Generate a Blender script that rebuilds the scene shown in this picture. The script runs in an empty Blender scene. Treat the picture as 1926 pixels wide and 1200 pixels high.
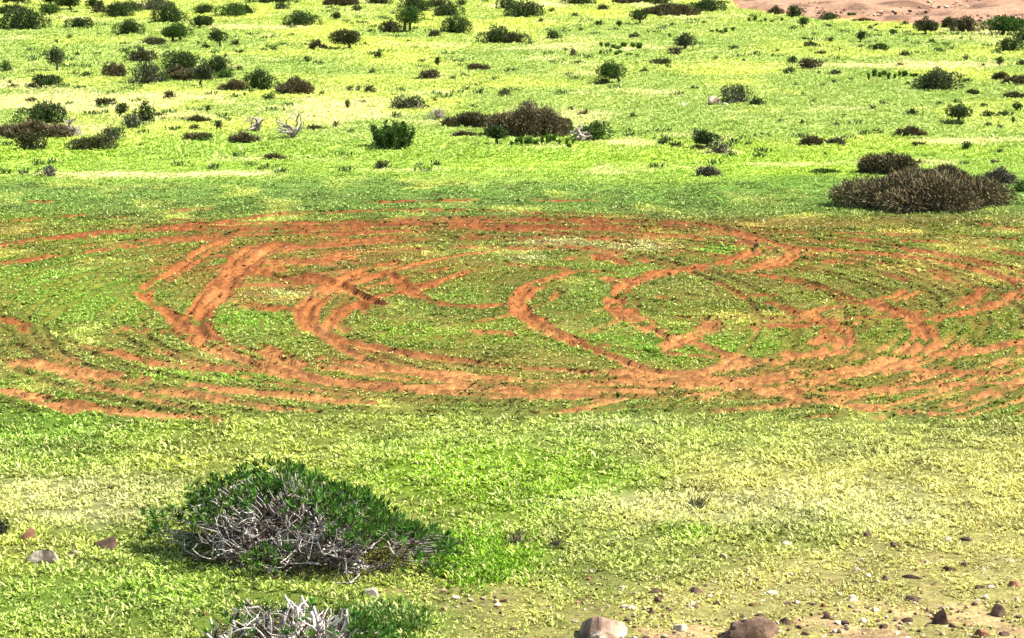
import bpy, math, random
import numpy as np
from mathutils import Vector

# ------------------------------------------------------------------ camera model
SW, SH = 1926.0, 1200.0
HFOV = 24.0
FPX = (SW / 2) / math.tan(math.radians(HFOV / 2))
CAMH = 8.0
PITCH = math.radians(12.5)
R = math.radians
scene = bpy.context.scene
COL = scene.collection

# ------------------------------------------------------------------ noise
def _hash(ix, iy, seed):
    h = (ix.astype(np.int64) * 374761393 + iy.astype(np.int64) * 668265263 + seed * 974634777) & 0xFFFFFFFF
    h = ((h ^ (h >> 13)) * 1274126177) & 0xFFFFFFFF
    h = (h ^ (h >> 16)) & 0xFFFFFFFF
    return h / 4294967295.0
def vnoise(x, y, s, seed=0):
    x = np.asarray(x, float) / s; y = np.asarray(y, float) / s
    ix = np.floor(x); iy = np.floor(y); fx = x - ix; fy = y - iy
    fx = fx * fx * (3 - 2 * fx); fy = fy * fy * (3 - 2 * fy)
    a = _hash(ix, iy, seed); b = _hash(ix + 1, iy, seed); c = _hash(ix, iy + 1, seed); d = _hash(ix + 1, iy + 1, seed)
    return (a + (b - a) * fx) * (1 - fy) + (c + (d - c) * fx) * fy
def fbm(x, y, s, seed=0, o=3):
    t = 0; a = 1; n = 0
    for i in range(o):
        t = t + a * vnoise(x, y, s / 2 ** i, seed + 17 * i); n += a; a *= .5
    return t / n
def sstep(e0, e1, x):
    t = np.clip((x - e0) / (e1 - e0), 0, 1); return t * t * (3 - 2 * t)

# ------------------------------------------------------------------ terrain
def relief(x, y):
    x = np.asarray(x, float); y = np.asarray(y, float)
    z = (fbm(x, y, 9.0, 5, 2) - .5) * .22 + (fbm(x, y, 2.2, 9, 2) - .5) * .05
    z = z + 0.00035 * np.clip(y - 95, 0, 1e9) ** 2 * (y < 260) + (y >= 260) * (0.00035 * 165 ** 2 + .1155 * (y - 260))
    d = np.clip(20 - y, 0, 14)                      # the viewer's own hillside
    return z + .012 * d * d
def ray_ground(u, v):
    """photo point -> place on the terrain"""
    dx = (u - SW / 2) / FPX; dy = -(v - SH / 2) / FPX
    cy, sy = math.cos(PITCH), math.sin(PITCH)
    d = np.array([dx, cy + dy * sy, -sy + dy * cy])
    z = 0.0
    for _ in range(6):
        t = (CAMH - z) / -d[2]
        p = d * t; z = float(relief(p[0], p[1]))
    return float(p[0]), float(p[1]), z
def to_photo(x, y):
    z = -CAMH
    cy, sy = math.cos(PITCH), math.sin(PITCH)
    depth = y * cy - z * sy; up = y * sy + z * cy
    depth = np.maximum(depth, .5)
    return SW / 2 + x / depth * FPX, SH / 2 - up / depth * FPX
def ppm(x, y):
    return FPX / math.sqrt(x * x + y * y + CAMH * CAMH)

# ------------------------------------------------------------------ tyre tracks (traced)
def A(*p): return [(a / 2, 300 + b / 2) for a, b in p]
def B(*p): return [(964 + a / 2, 300 + b / 2) for a, b in p]
TR = [  # polyline, width in m, bareness
 (A((-60,345),(150,305),(350,285),(600,265),(850,262),(1100,262),(1300,255),(1450,250)), .62, 1),
 (A((-60,405),(120,380),(330,350),(600,320),(800,300),(960,285),(1200,285),(1550,275)), .42, .8),
 (A((0,240),(200,215),(500,215),(700,190),(900,180)), .4, .5),
 (A((120,163),(290,160)), .3, .6),
 (A((620,235),(900,232),(1000,210),(1250,200),(1500,190),(1926,197)), .42, .65),
 (A((1350,165),(1600,160),(1850,155)), .35, .5),
 (A((1450,250),(1700,245),(1926,250)), .5, .85),
 (A((1600,265),(1800,262),(1926,268)), .5, .9),
 (A((870,300),(760,345),(710,390),(620,440),(545,480),(530,515),(590,560),(670,620),(720,665),(790,710),(900,760),(1050,800),(1250,850)), .5, 1),
 (A((1250,850),(1450,860),(1700,872),(1926,882)), .42, .85),
 (A((1050,320),(960,370),(900,430),(820,500),(770,560),(745,640),(800,690)), .85, 1),
 (A((930,330),(880,400),(860,470),(800,560)), .5, .9),
 (A((960,420),(1050,450),(1180,470),(1250,480)), .55, .9),
 (A((900,540),(1000,560),(1120,570)), .55, .9),
 (A((1500,385),(1350,430),(1230,500),(1150,560),(1150,620),(1210,665),(1350,700),(1550,740),(1750,765),(1926,785)), .5, 1),
 (A((1100,430),(1250,465),(1330,500),(1450,555)), .6, 1),
 (A((1470,420),(1520,480),(1600,530),(1750,560),(1926,545)), .36, .8),
 (A((1020,380),(1200,385),(1330,350)), .45, .8),
 (A((1926,385),(1750,430),(1620,480),(1500,520)), .4, .7),
 (A((280,700),(420,730),(560,770),(700,790),(950,800),(1200,815)), .42, .9),
 (A((-40,755),(150,780),(300,805),(420,822),(600,832)), .46, .9),
 (A((680,850),(850,870),(1050,890),(1250,915),(1450,925)), .42, .9),
 (A((-40,870),(100,890),(250,925),(450,955),(650,975),(900,988)), .4, .95),
 (A((300,870),(500,880),(680,884)), .34, .7),
 (A((-40,590),(60,615),(100,650)), .3, .4),
 (A((450,640),(560,650),(680,650)), .3, .6),
 (A((1150,800),(1400,800),(1700,815),(1926,830)), .45, .7),
 (A((950,700),(1050,740),(1150,800)), .5, .8),
 (A((1200,750),(1400,780),(1600,800)), .3, .6),
 (A((1780,650),(1926,665)), .35, .8),
 (B((0,235),(200,232),(400,240),(600,240),(750,256),(850,285),(950,310),(1035,335),(1045,370),(950,408),(850,430),(790,425)), .5, 1),
 (B((-60,258),(200,262),(450,258),(700,262)), .6, 1),
 (B((0,200),(300,212),(520,215)), .35, .6),
 (B((0,155),(200,158),(400,160)), .3, .5),
 (B((850,300),(915,325),(905,350),(860,378),(750,402),(620,420),(500,440),(430,480),(390,510),(390,550),(420,585),(470,610),(530,640),(590,680),(700,700),(830,750),(960,765)), .46, 1),
 (B((250,425),(130,460),(50,490),(15,540),(40,590),(120,650),(250,700),(380,740),(480,790),(560,812),(750,818)), .42, 1),
 (B((-40,390),(60,410),(220,420),(420,430)), .4, .7),
 (B((230,380),(330,370),(420,400)), .75, .9),
 (B((350,450),(480,455),(640,420)), .35, .7),
 (B((820,770),(1000,765),(1150,745),(1235,710),(1255,670),(1210,635),(1150,605),(1060,580),(950,540)), .55, 1),
 (B((1130,700),(1190,670),(1200,640)), .4, .9),
 (B((1470,590),(1535,630),(1550,680),(1505,735),(1380,780),(1200,815),(1000,830),(800,838)), .55, 1),
 (B((1000,330),(1250,350),(1500,370),(1650,395),(1800,430),(1900,470),(1905,500),(1850,540),(1700,580),(1500,605),(1250,622),(900,630),(740,640),(560,632)), .4, .9),
 (B((1450,340),(1700,380),(1870,410),(1980,450)), .4, .9),
 (B((1640,455),(1740,480),(1755,515),(1650,555),(1500,588),(1300,600),(1080,605),(800,600),(600,597)), .36, .85),
 (B((1560,430),(1650,460)), .3, .7),
 (B((1400,440),(1490,460),(1512,490),(1450,520),(1340,545),(1250,530),(1200,500),(1100,465),(950,440),(800,425)), .33, .9),
 (B((1340,545),(1450,570),(1520,600)), .5, 1),
 (B((1100,590),(1180,560),(1300,545)), .3, .6),
 (B((0,782),(200,800),(450,808),(600,815),(800,835),(950,880),(1050,905),(1200,930),(1400,945),(1650,962)), .4, .9),
 (B((-60,885),(150,882),(350,876),(560,882)), .5, .9),
 (B((500,850),(700,850),(900,870)), .3, .6),
 (B((1540,745),(1700,737),(1800,715),(1980,680)), .5, .9),
 (B((1380,790),(1600,800),(1750,810),(1980,790)), .3, .6),
 (B((1100,835),(1300,865),(1500,870),(1700,850),(1980,845)), .3, .6),
 (B((730,590),(752,620),(700,660),(600,700),(520,725),(570,742),(760,745)), .42, .9),
 (B((540,525),(600,535)), .5, .6),
 (B((1180,300),(1500,310),(1700,322),(1980,375)), .34, .7),
 (B((1700,232),(1820,255),(1980,272)), .34, .6),
 (B((850,522),(1050,512),(1150,500)), .2, .7),
 (B((940,330),(1000,345),(1010,370),(930,400)), .4, .7),
 (B((900,880),(1100,880),(1300,890)), .3, .6),
]
HOLES = [  # green islands left between the tracks (photo centre, radii)
 (340,560,42,11),(410,500,26,17),(575,485,58,9),(590,510,66,11),(540,560,52,9),(300,535,20,6),
 (1049,462,66,9),(994,490,32,7),(1209,470,64,11),(1349,473,55,14),(1454,478,20,8),(1700,545,40,10),(950,500,40,8)]
RX0, RX1, RY0, RY1, RS = -17.0, 17.0, 24.0, 58.0, 0.04
NX = int((RX1 - RX0) / RS); NY = int((RY1 - RY0) / RS)
trk = np.zeros((NX, NY)); pas = np.zeros((NX, NY)); rut = np.zeros((NX, NY))
gx = RX0 + (np.arange(NX) + .5) * RS; gy = RY0 + (np.arange(NY) + .5) * RS
def catmull(P, step=.12):
    P = [np.array(p[:2]) for p in P]
    P = [2 * P[0] - P[1]] + P + [2 * P[-1] - P[-2]]
    out = []
    for i in range(1, len(P) - 2):
        a, b, c, d = P[i - 1:i + 3]
        n = max(2, int(np.linalg.norm(c - b) / step))
        for k in range(n):
            t = k / n
            out.append(.5 * ((2 * b) + (c - a) * t + (2 * a - 5 * b + 4 * c - d) * t * t + (3 * b - a - 3 * c + d) * t ** 3))
    out.append(P[-2]); out = np.array(out)
    if len(out) > 14:                                   # a car turns smoothly
        pad = np.concatenate([np.repeat(out[:1], 4, 0), out, np.repeat(out[-1:], 4, 0)])
        out = np.stack([np.convolve(pad[:, k], np.ones(9) / 9, 'valid') for k in (0, 1)], 1)
    return out
def stamp(pts, w, s, depth=1.0, trk=trk):
    for i in range(len(pts) - 1):
        a, b = pts[i], pts[i + 1]
        m = w * 1.6
        i0 = int((min(a[0], b[0]) - m - RX0) / RS); i1 = int((max(a[0], b[0]) + m - RX0) / RS) + 1
        j0 = int((min(a[1], b[1]) - m - RY0) / RS); j1 = int((max(a[1], b[1]) + m - RY0) / RS) + 1
        i0, j0 = max(i0, 0), max(j0, 0); i1, j1 = min(i1, NX), min(j1, NY)
        if i0 >= i1 or j0 >= j1: continue
        X = gx[i0:i1, None]; Y = gy[None, j0:j1]
        d = b - a; L = max(d @ d, 1e-9)
        t = np.clip(((X - a[0]) * d[0] + (Y - a[1]) * d[1]) / L, 0, 1)
        D = np.hypot(X - a[0] - t * d[0], Y - a[1] - t * d[1])
        q = D / (w * .5)
        trk[i0:i1, j0:j1] = np.maximum(trk[i0:i1, j0:j1], s * (1 - sstep(.65, 1.25, q)))
        rr = -.042 * (1 - sstep(.3, .95, q)) + .04 * np.exp(-((q - 1.25) / .24) ** 2)
        cur = rut[i0:i1, j0:j1]
        rut[i0:i1, j0:j1] = np.where(np.abs(rr) > np.abs(cur), rr * depth, cur)
rng = np.random.default_rng(3)
# many faint passes of the same car, loops of 3 to 9 m radius
loops = [(960, 585, 7.6, 34), (960, 585, 6.2, 26), (930, 590, 8.8, 20), (1000, 590, 5.2, 12), (700, 560, 3.6, 8), (1250, 600, 4.6, 8), (1420, 590, 3.2, 3), (400, 590, 8.2, 12), (1560, 590, 7.4, 4)]
for (u, v, rad, cnt) in loops:
    cx, cy, _ = ray_ground(u, v)
    for k in range(int(cnt * .62)):
        r_ = rad * (1 + rng.uniform(-.11, .11)); a0 = rng.uniform(0, 2 * math.pi); al = rng.uniform(.7, 2.8)
        ox, oy = rng.normal(0, .45, 2)
        n = int(al * r_ / .25)
        t = a0 + np.linspace(0, al, n)
        P = np.c_[cx + ox + r_ * np.cos(t), cy + oy + r_ * .9 * np.sin(t)]
        uu, vv = to_photo(P[:, 0], P[:, 1])
        P = P[(vv > 378) & (vv < 785)]
        if len(P) < 4: continue
        brk = np.where(np.hypot(*np.diff(P, axis=0).T) > .6)[0]
        for seg in np.split(P, brk + 1):
            if len(seg) > 3: stamp(seg, rng.uniform(.13, .27), rng.uniform(.3, 1), .8, pas)
for (pl, w, s) in TR:
    cl = catmull([ray_ground(*p) for p in pl]); w = w * .9
    nrm = np.gradient(cl, axis=0); nrm = np.c_[-nrm[:, 1], nrm[:, 0]] / np.maximum(np.linalg.norm(nrm, axis=1, keepdims=True), 1e-6)
    wob = (vnoise(np.arange(len(cl)) * .12, np.zeros(len(cl)), 1.3, int(w * 999)) - .5)[:, None] * .1
    stamp(cl + nrm * wob, w * .52, s)                      # the churned middle, then single tyre passes beside it
    for k in range(6):
        off = rng.uniform(-.4, .4) * w; ph = rng.uniform(0, 99)
        wob = (vnoise(np.arange(len(cl)) * .12 + ph, np.zeros(len(cl)), 2.0, 5) - .5)[:, None] * .1
        i0 = int(rng.uniform(0, .3) * len(cl)); i1 = int(rng.uniform(.65, 1) * len(cl))
        if i1 - i0 > 3: stamp((cl + nrm * (off + wob))[i0:i1], rng.uniform(.08, .14), s * rng.uniform(.6, 1.0), .9, trk if k < 4 else pas)
def samp(grid, x, y):
    fx = np.clip((x - RX0) / RS - .5, 0, NX - 1.01); fy = np.clip((y - RY0) / RS - .5, 0, NY - 1.01)
    ix = fx.astype(int); iy = fy.astype(int); tx = fx - ix; ty = fy - iy
    g = (grid[ix, iy] * (1 - tx) + grid[ix + 1, iy] * tx) * (1 - ty) + (grid[ix, iy + 1] * (1 - tx) + grid[ix + 1, iy + 1] * tx) * ty
    inside = (x > RX0) & (x < RX1) & (y > RY0) & (y < RY1)
    return np.where(inside, g, 0)

# ------------------------------------------------------------------ ground cover description (function of place)
def G(u, v, cu, cv, ru, rv):
    return np.exp(-((u - cu) / ru) ** 2 - ((v - cv) / rv) ** 2)
def mix(a, b, t):
    t = np.clip(np.asarray(t), 0, 1)[..., None]; return a * (1 - t) + np.asarray(b) * t
LIME = (.335, .425, .095); CREAM = (.62, .60, .25); VIVID = (.27, .43, .022); MIDG = (.20, .32, .035)
OLIVE = (.25, .30, .05); YELL = (.48, .45, .085); GREYG = (.20, .315, .055); PALE = (.56, .60, .12)
CREAMS = [(120,190,250,22,1),(330,178,170,14,.5),(640,205,140,30,.8),(330,218,170,14,.6),(1030,212,90,16,.6),(1700,124,330,7,.9),(1860,58,110,7,1),
 (1100,92,220,6,.7),(1080,85,120,6,.6),(430,50,60,6,1),(545,50,70,5,.7),(20,160,90,12,.7),(1390,178,60,8,.5),(1000,10,90,6,1),(1240,8,90,10,.6),
 (1480,60,300,8,.3),(1250,180,120,8,.3),(1180,268,60,10,.8),(300,330,260,7,.9),(760,322,200,5,.6),(700,262,120,10,.4),(1560,205,200,6,.4),(1850,262,160,7,.6),
 (60,240,90,12,.4),(1500,305,160,6,.5),(1360,285,50,6,.7),(960,55,90,5,.4),(150,35,120,8,.5),(250,8,90,6,.7)]
def cover(x, y):
    """-> grass colour, soil colour, bareness 0..1, grass height factor"""
    u, v = to_photo(x, y)
    n1 = fbm(x, y, 3.2, 21); n2 = fbm(x, y, .9, 33); n3 = fbm(x, y, 6.5, 44)
    c = np.zeros(x.shape + (3,)) + np.array(LIME)
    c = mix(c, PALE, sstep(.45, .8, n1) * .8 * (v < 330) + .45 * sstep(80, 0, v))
    c = mix(c, MIDG, sstep(.56, .8, n2) * .5 * (v < 330))
    c = mix(c, VIVID, (.75 * sstep(225, 300, v) * (.55 + .9 * (n1 - .3))))
    cr = 0
    for (a, b, ru, rv, s) in CREAMS: cr = np.maximum(cr, s * G(u, v, a, b, ru, rv))
    cr = sstep(.22, .72, cr + (n2 - .5) * .75 + (n1 - .5) * .3)
    c = mix(c, CREAM, cr)
    c = mix(c, CREAM, sstep(.66, .8, fbm(x, y, 2.0, 71)) * .6 * (v < 330))
    # darker band before the tracks
    k = sstep(322, 350, v + (n1 - .5) * 30 - 14 * G(u, v, 1250, 330, 330, 50))
    c = mix(c, mix(np.zeros(x.shape + (3,)) + np.array(GREYG), PALE, sstep(.5, .8, n2) * .75), k)
    c = mix(c, (.19, .34, .04), k * G(u, v, 1450, 350, 400, 30) * .7)
    # field of the tracks
    k = sstep(375, 420, v + (n1 - .5) * 30)
    f = mix(np.zeros(x.shape + (3,)) + np.array(OLIVE), MIDG, sstep(.35, .6, n1) * .75)
    f = mix(f, PALE, sstep(.56, .76, n2) * .75)
    f = mix(f, (.22, .40, .035), .95 * np.clip(G(u, v, 150, 560, 170, 60) + G(u, v, 1230, 655, 150, 30) + G(u, v, 1400, 655, 160, 26) + G(u, v, 1800, 640, 140, 34)
        + G(u, v, 1349, 473, 55, 14) + G(u, v, 800, 640, 220, 28) + G(u, v, 450, 610, 90, 20) + G(u, v, 450, 720, 330, 10), 0, 1))
    f = mix(f, CREAM, .9 * np.clip(G(u, v, 1049, 460, 66, 8) + G(u, v, 1209, 468, 64, 8) + G(u, v, 994, 490, 32, 5) + .5 * G(u, v, 540, 560, 60, 8), 0, 1))
    c = mix(c, f, k)
    # foreground slope
    k = sstep(765, 815, v + (n1 - .5) * 50)
    f = mix(np.zeros(x.shape + (3,)) + np.array((.41, .46, .075)), (.56, .52, .15), sstep(500, 1500, u + (n1 - .5) * 500))
    f = mix(f, MIDG, sstep(.48, .7, n1) * .6)
    f = mix(f, (.22, .38, .035), np.clip(.8 * G(u, v, 200, 1130, 330, 55) + .9 * G(u, v, 80, 800, 260, 55) + .55 * G(u, v, 1250, 820, 600, 60) + .8 * G(u, v, 720, 1170, 90, 30), 0, 1))
    f = mix(f, VIVID, sstep(.2, .75, G(u, v, 930, 895, 330, 48) + .9 * G(u, v, 900, 1060, 140, 40) + .5 * G(u, v, 1000, 960, 260, 40) + .7 * G(u, v, 1290, 1005, 60, 22) + (n1 - .5) * .3))
    f = mix(f, CREAM, sstep(.3, .9, .8 * G(u, v, 1550, 960, 420, 60) + .85 * G(u, v, 160, 940, 280, 75) + .6 * G(u, v, 1150, 960, 250, 20) + .55 * G(u, v, 1180, 800, 160, 18) + (n2 - .4) * .7) * .72)
    c = mix(c, f, k)
    # bareness
    t = samp(trk, x, y)
    ps = samp(pas, x, y) * (1 - .95 * np.clip(1.2 * G(u, v, 110, 560, 260, 90), 0, 1)) * (1 - .85 * np.clip(1.2 * G(u, v, 1620, 590, 300, 85), 0, 1)); ps = ps * sstep(.25, .6, fbm(x, y, 1.1, 155, 2) + .2)
    c = mix(c, c * .4 + np.array((.075, .055, .013)), ps * .85)
    wx = (fbm(x, y, .4, 55, 4) - .5)
    hol = 0
    for (a, b, ru, rv) in HOLES: hol = np.maximum(hol, G(u, v, a, b, ru * .9, rv * .9))
    t = t * (1 - .95 * sstep(.3, .6, hol))
    worn = .19 * sstep(395, 425, v) * sstep(775, 745, v) * sstep(.3, .65, n3 + .25 * (n1 - .5))
    worn = worn + .62 * G(u, v, 510, 515, 190, 48) + .34 * G(u, v, 700, 510, 150, 40) + .12 * G(u, v, 300, 430, 380, 26) + .3 * G(u, v, 1150, 425, 420, 14)
    worn = worn * (1 - .8 * sstep(.4, .8, hol)) * (1 - .7 * G(u, v, 150, 560, 150, 50)) * (1 - .6 * G(u, v, 1230, 655, 180, 32))
    bare = np.clip(np.maximum(t, 0) * (.88 + wx * 2.9) + worn * (.45 + wx * 2.2) + .3 * wx * (t > .05) + ps * (.52 + .9 * wx), 0, 1)
    st = sstep(.35, 1.0, 0.86 * G(u, v, 1850, 1200, 640, 190) + .62 * G(u, v, 1180, 1200, 320, 60) + (n2 - .5) * .8)
    st = np.maximum(st, sstep(.35, .8, G(u, v, 890, 1130, 110, 26) + .8 * G(u, v, 730, 1118, 60, 16) + .8 * G(u, v, 250, 1045, 70, 14) + (n2 - .5) * .6))
    bare = np.maximum(bare, st * (.1 + .4 * sstep(.42, .6, fbm(x, y, .5, 66, 3))))
    edge = np.interp(u, [1330, 1390, 1446, 1560, 1700, 1926, 2300], [-12, 10, 23, 33, 44, 54, 62]) + (n2 - .5) * 14
    hill = sstep(4, -4, v - edge) * sstep(1330, 1400, u)
    bare = np.maximum(bare, hill * .93)
    wr = sstep(.04, .3, worn) * (v < 790)
    c = mix(c, c * np.array((1.1, .78, .8)), wr)
    # soil colour
    s = np.zeros(x.shape + (3,)) + np.array((.205, .074, .021))
    s = mix(s, (.27, .125, .041), sstep(560, 740, v + 120 * (n2 - .5)) * .9 + .35 * sstep(.5, .75, n2) * (v > 380))
    s = mix(s, (.17, .060, .019), np.clip(1.2 * G(u, v, 1120, 428, 430, 20) + .8 * G(u, v, 300, 430, 300, 16), 0, 1) * .85)
    s = mix(s, (.28, .20, .09), sstep(800, 900, v)); s = mix(s, (.15, .095, .05), sstep(800, 900, v) * sstep(.5, .62, fbm(x, y, .22, 171, 3)) * .8)
    s = mix(s, (.25, .145, .088), hill); s = mix(s, (.10, .055, .035), hill * sstep(.52, .66, fbm(x, y, .9, 181, 4)) * .8)
    hf = np.ones(x.shape)
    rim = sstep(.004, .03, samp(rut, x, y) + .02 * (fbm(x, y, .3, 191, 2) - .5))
    s = mix(s, s * np.array((.42, .36, .38)), rim * .65 * (v < 800))  # turned soil darker on rims, also painting in the furrows' shaded lines
    s = mix(s, s * np.array((.66, .58, .58)), sstep(.5, .7, fbm(x, y, .7, 201, 3)) * .5 * (v > 370))
    sz = sstep(.12, .7, G(u, v, 1850, 1210, 700, 220) + .8 * G(u, v, 1180, 1210, 330, 70) + .8 * G(u, v, 890, 1130, 110, 26) + .5 * (n2 - .5))
    hf = 1 - .42 * sz
    return c, s, bare, hf, hill, u, v

# ------------------------------------------------------------------ meshes
class MB:
    def __init__(s): s.v = []; s.f = []; s.c = []; s.n = 0
    def add(s, V, F, C):
        V = np.asarray(V, float).reshape(-1, 3); F = np.asarray(F, int)
        C = np.asarray(C, float)
        if C.ndim == 1: C = np.tile(C, (len(V), 1))
        s.v.append(V); s.f.append(F + s.n); s.c.append(C); s.n += len(V)
    def mesh(s, name, mat, smooth=False):
        me = bpy.data.meshes.new(name)
        if not s.v: return me
        V = np.concatenate(s.v); C = np.concatenate(s.c)
        me.vertices.add(len(V)); me.vertices.foreach_set('co', V.astype(np.float32).ravel())
        idx = np.concatenate([f.ravel() for f in s.f]); tot = np.concatenate([np.full(len(f), f.shape[1]) for f in s.f])
        me.loops.add(len(idx)); me.loops.foreach_set('vertex_index', idx.astype(np.int32))
        me.polygons.add(len(tot)); me.polygons.foreach_set('loop_start', np.r_[0, np.cumsum(tot)[:-1]].astype(np.int32))
        me.polygons.foreach_set('loop_total', tot.astype(np.int32))
        me.polygons.foreach_set('use_smooth', np.full(len(tot), smooth))
        a = me.attributes.new('col', 'FLOAT_COLOR', 'POINT')
        a.data.foreach_set('color', np.c_[C, np.ones(len(C))].astype(np.float32).ravel())
        me.update(calc_edges=True); me.materials.append(mat)
        return me
def obj(name, me, parent=None, loc=(0, 0, 0)):
    o = bpy.data.objects.new(name, me); COL.objects.link(o); o.location = loc
    if parent: o.parent = parent
    return o

def material(name, rough=.8, transl=0, noise=None, bump=0, spec=.2, nscale=20, tint=None):
    m = bpy.data.materials.new(name); m.use_nodes = True; nt = m.node_tree; N = nt.nodes; L = nt.links
    b = N['Principled BSDF']; b.inputs['Roughness'].default_value = rough
    b.inputs['Specular IOR Level'].default_value = spec
    at = N.new('ShaderNodeAttribute'); at.attribute_name = 'col'; c = at.outputs['Color']
    if noise:
        tc = N.new('ShaderNodeTexCoord'); nz = N.new('ShaderNodeTexNoise'); nz.inputs['Scale'].default_value = nscale
        nz.inputs['Detail'].default_value = 5; nz.inputs['Roughness'].default_value = .65
        L.new(tc.outputs['Object'], nz.inputs['Vector'])
        mr = N.new('ShaderNodeMapRange'); mr.inputs['From Min'].default_value = .3; mr.inputs['From Max'].default_value = .7
        mr.inputs['To Min'].default_value = noise[0]; mr.inputs['To Max'].default_value = noise[1]
        L.new(nz.outputs['Fac'], mr.inputs['Value'])
        vm = N.new('ShaderNodeVectorMath'); vm.operation = 'SCALE'
        L.new(c, vm.inputs[0]); L.new(mr.outputs[0], vm.inputs['Scale']); c = vm.outputs[0]
        if bump:
            bp = N.new('ShaderNodeBump'); bp.inputs['Strength'].default_value = bump; bp.inputs['Distance'].default_value = .03
            L.new(nz.outputs['Fac'], bp.inputs['Height']); L.new(bp.outputs[0], b.inputs['Normal'])
    L.new(c, b.inputs['Base Color'])
    if transl:
        t = N.new('ShaderNodeBsdfTranslucent'); L.new(c, t.inputs['Color'])
        mx = N.new('ShaderNodeMixShader'); mx.inputs[0].default_value = transl
        L.new(b.outputs[0], mx.inputs[1]); L.new(t.outputs[0], mx.inputs[2]); L.new(mx.outputs[0], N['Material Output'].inputs[0])
    return m
M_GROUND = material('earth_and_turf', .95, 0, (.62, 1.4), .6, .1, 9)
nt = M_GROUND.node_tree; b_ = nt.nodes['Principled BSDF']; lk = b_.inputs['Base Color'].links[0].from_socket
f_ = nt.nodes.new('ShaderNodeTexNoise'); f_.inputs['Scale'].default_value = 38; f_.inputs['Detail'].default_value = 6; f_.inputs['Roughness'].default_value = .75
nt.links.new(nt.nodes['Texture Coordinate'].outputs['Object'], f_.inputs['Vector'])
mr_ = nt.nodes.new('ShaderNodeMapRange'); mr_.inputs['From Min'].default_value = .34; mr_.inputs['From Max'].default_value = .66; mr_.inputs['To Min'].default_value = .5; mr_.inputs['To Max'].default_value = 1.5
nt.links.new(f_.outputs['Fac'], mr_.inputs['Value']); sc_ = nt.nodes.new('ShaderNodeVectorMath'); sc_.operation = 'SCALE'
nt.links.new(lk, sc_.inputs[0]); nt.links.new(mr_.outputs[0], sc_.inputs['Scale']); nt.links.new(sc_.outputs[0], b_.inputs['Base Color'])
M_GRASS = material('grass_blade', .6, .3, None, 0, .25)
M_LEAF = material('shrub_leaf', .65, .2, None, 0, .15)
M_TWIG = material('dry_twig', .9, 0, None, 0, .1)
M_BARK = material('bark', .85, 0, (.6, 1.3), .4, .15, 30)
M_ROCK = material('weathered_rock', .9, 0, (.45, 1.45), .7, .15, 9)

# ------------------------------------------------------------------ ground sheet
def graded(lo, a, b, hi, st, grow=1.12, mx=30):
    mid = list(np.arange(a, b, st)); l = []; h = []; s = st; p = a
    while p > lo: s = min(s * grow, mx); p -= s; l.append(p)
    s = st; p = mid[-1]
    while p < hi: s = min(s * grow, mx); p += s; h.append(p)
    return np.array(l[::-1] + mid + h)
xs = graded(-500, -11.5, 11.5, 500, .05, 1.05)
ys = np.concatenate([graded(-60, 22, 50, 22.1, .045, 1.12)[:-1]])
ys = ys[ys < 50]; p = ys[-1]; s_ = .045; ex = []
while p < 900: s_ = min(s_ * (1.0045 if p < 100 else 1.06), 30); p += s_; ex.append(p)
ys = np.concatenate([ys, ex])
X, Y = np.meshgrid(xs, ys, indexing='ij')
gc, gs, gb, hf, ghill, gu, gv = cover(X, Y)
near = (np.abs(X) < 40) & (Y < 110)
Z = relief(X, Y) + samp(rut, X, Y) * (1 + .6 * (fbm(X, Y, .5, 3, 2) - .5))
Z = Z + near * (fbm(X, Y, .28, 61, 3) - .5) * (.03 + .025 * np.clip(gb * (gv > 380), 0, 1))
Z = Z + ghill * (fbm(X, Y, 1.6, 7, 4) - .4) * .5
under = gc * (.27 + .45 * sstep(400, 300, gv))[..., None] * (.75 + .5 * fbm(X, Y, .4, 81, 2))[..., None]            # turf floor: leaf litter and stems, darkened to paint the shade between blades
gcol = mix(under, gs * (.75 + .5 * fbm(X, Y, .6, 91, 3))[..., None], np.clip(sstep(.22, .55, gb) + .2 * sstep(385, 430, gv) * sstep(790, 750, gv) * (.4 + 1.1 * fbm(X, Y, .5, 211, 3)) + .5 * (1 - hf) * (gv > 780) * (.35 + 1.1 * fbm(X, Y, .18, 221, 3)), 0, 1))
nx_, ny_ = X.shape
I = np.arange(nx_ * ny_).reshape(nx_, ny_)
F = np.stack([I[:-1, :-1], I[1:, :-1], I[1:, 1:], I[:-1, 1:]], -1).reshape(-1, 4)
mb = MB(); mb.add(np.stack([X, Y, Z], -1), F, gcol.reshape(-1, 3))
g = obj('ground', mb.mesh('ground', M_GROUND, True)); g['kind'] = 'structure'; g['label'] = 'green plain churned into red earth by looping tyre tracks'
def ground_z(x, y):
    x = np.atleast_1d(np.asarray(x, float)); y = np.atleast_1d(np.asarray(y, float))
    return relief(x, y) + samp(rut, x, y)

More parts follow.
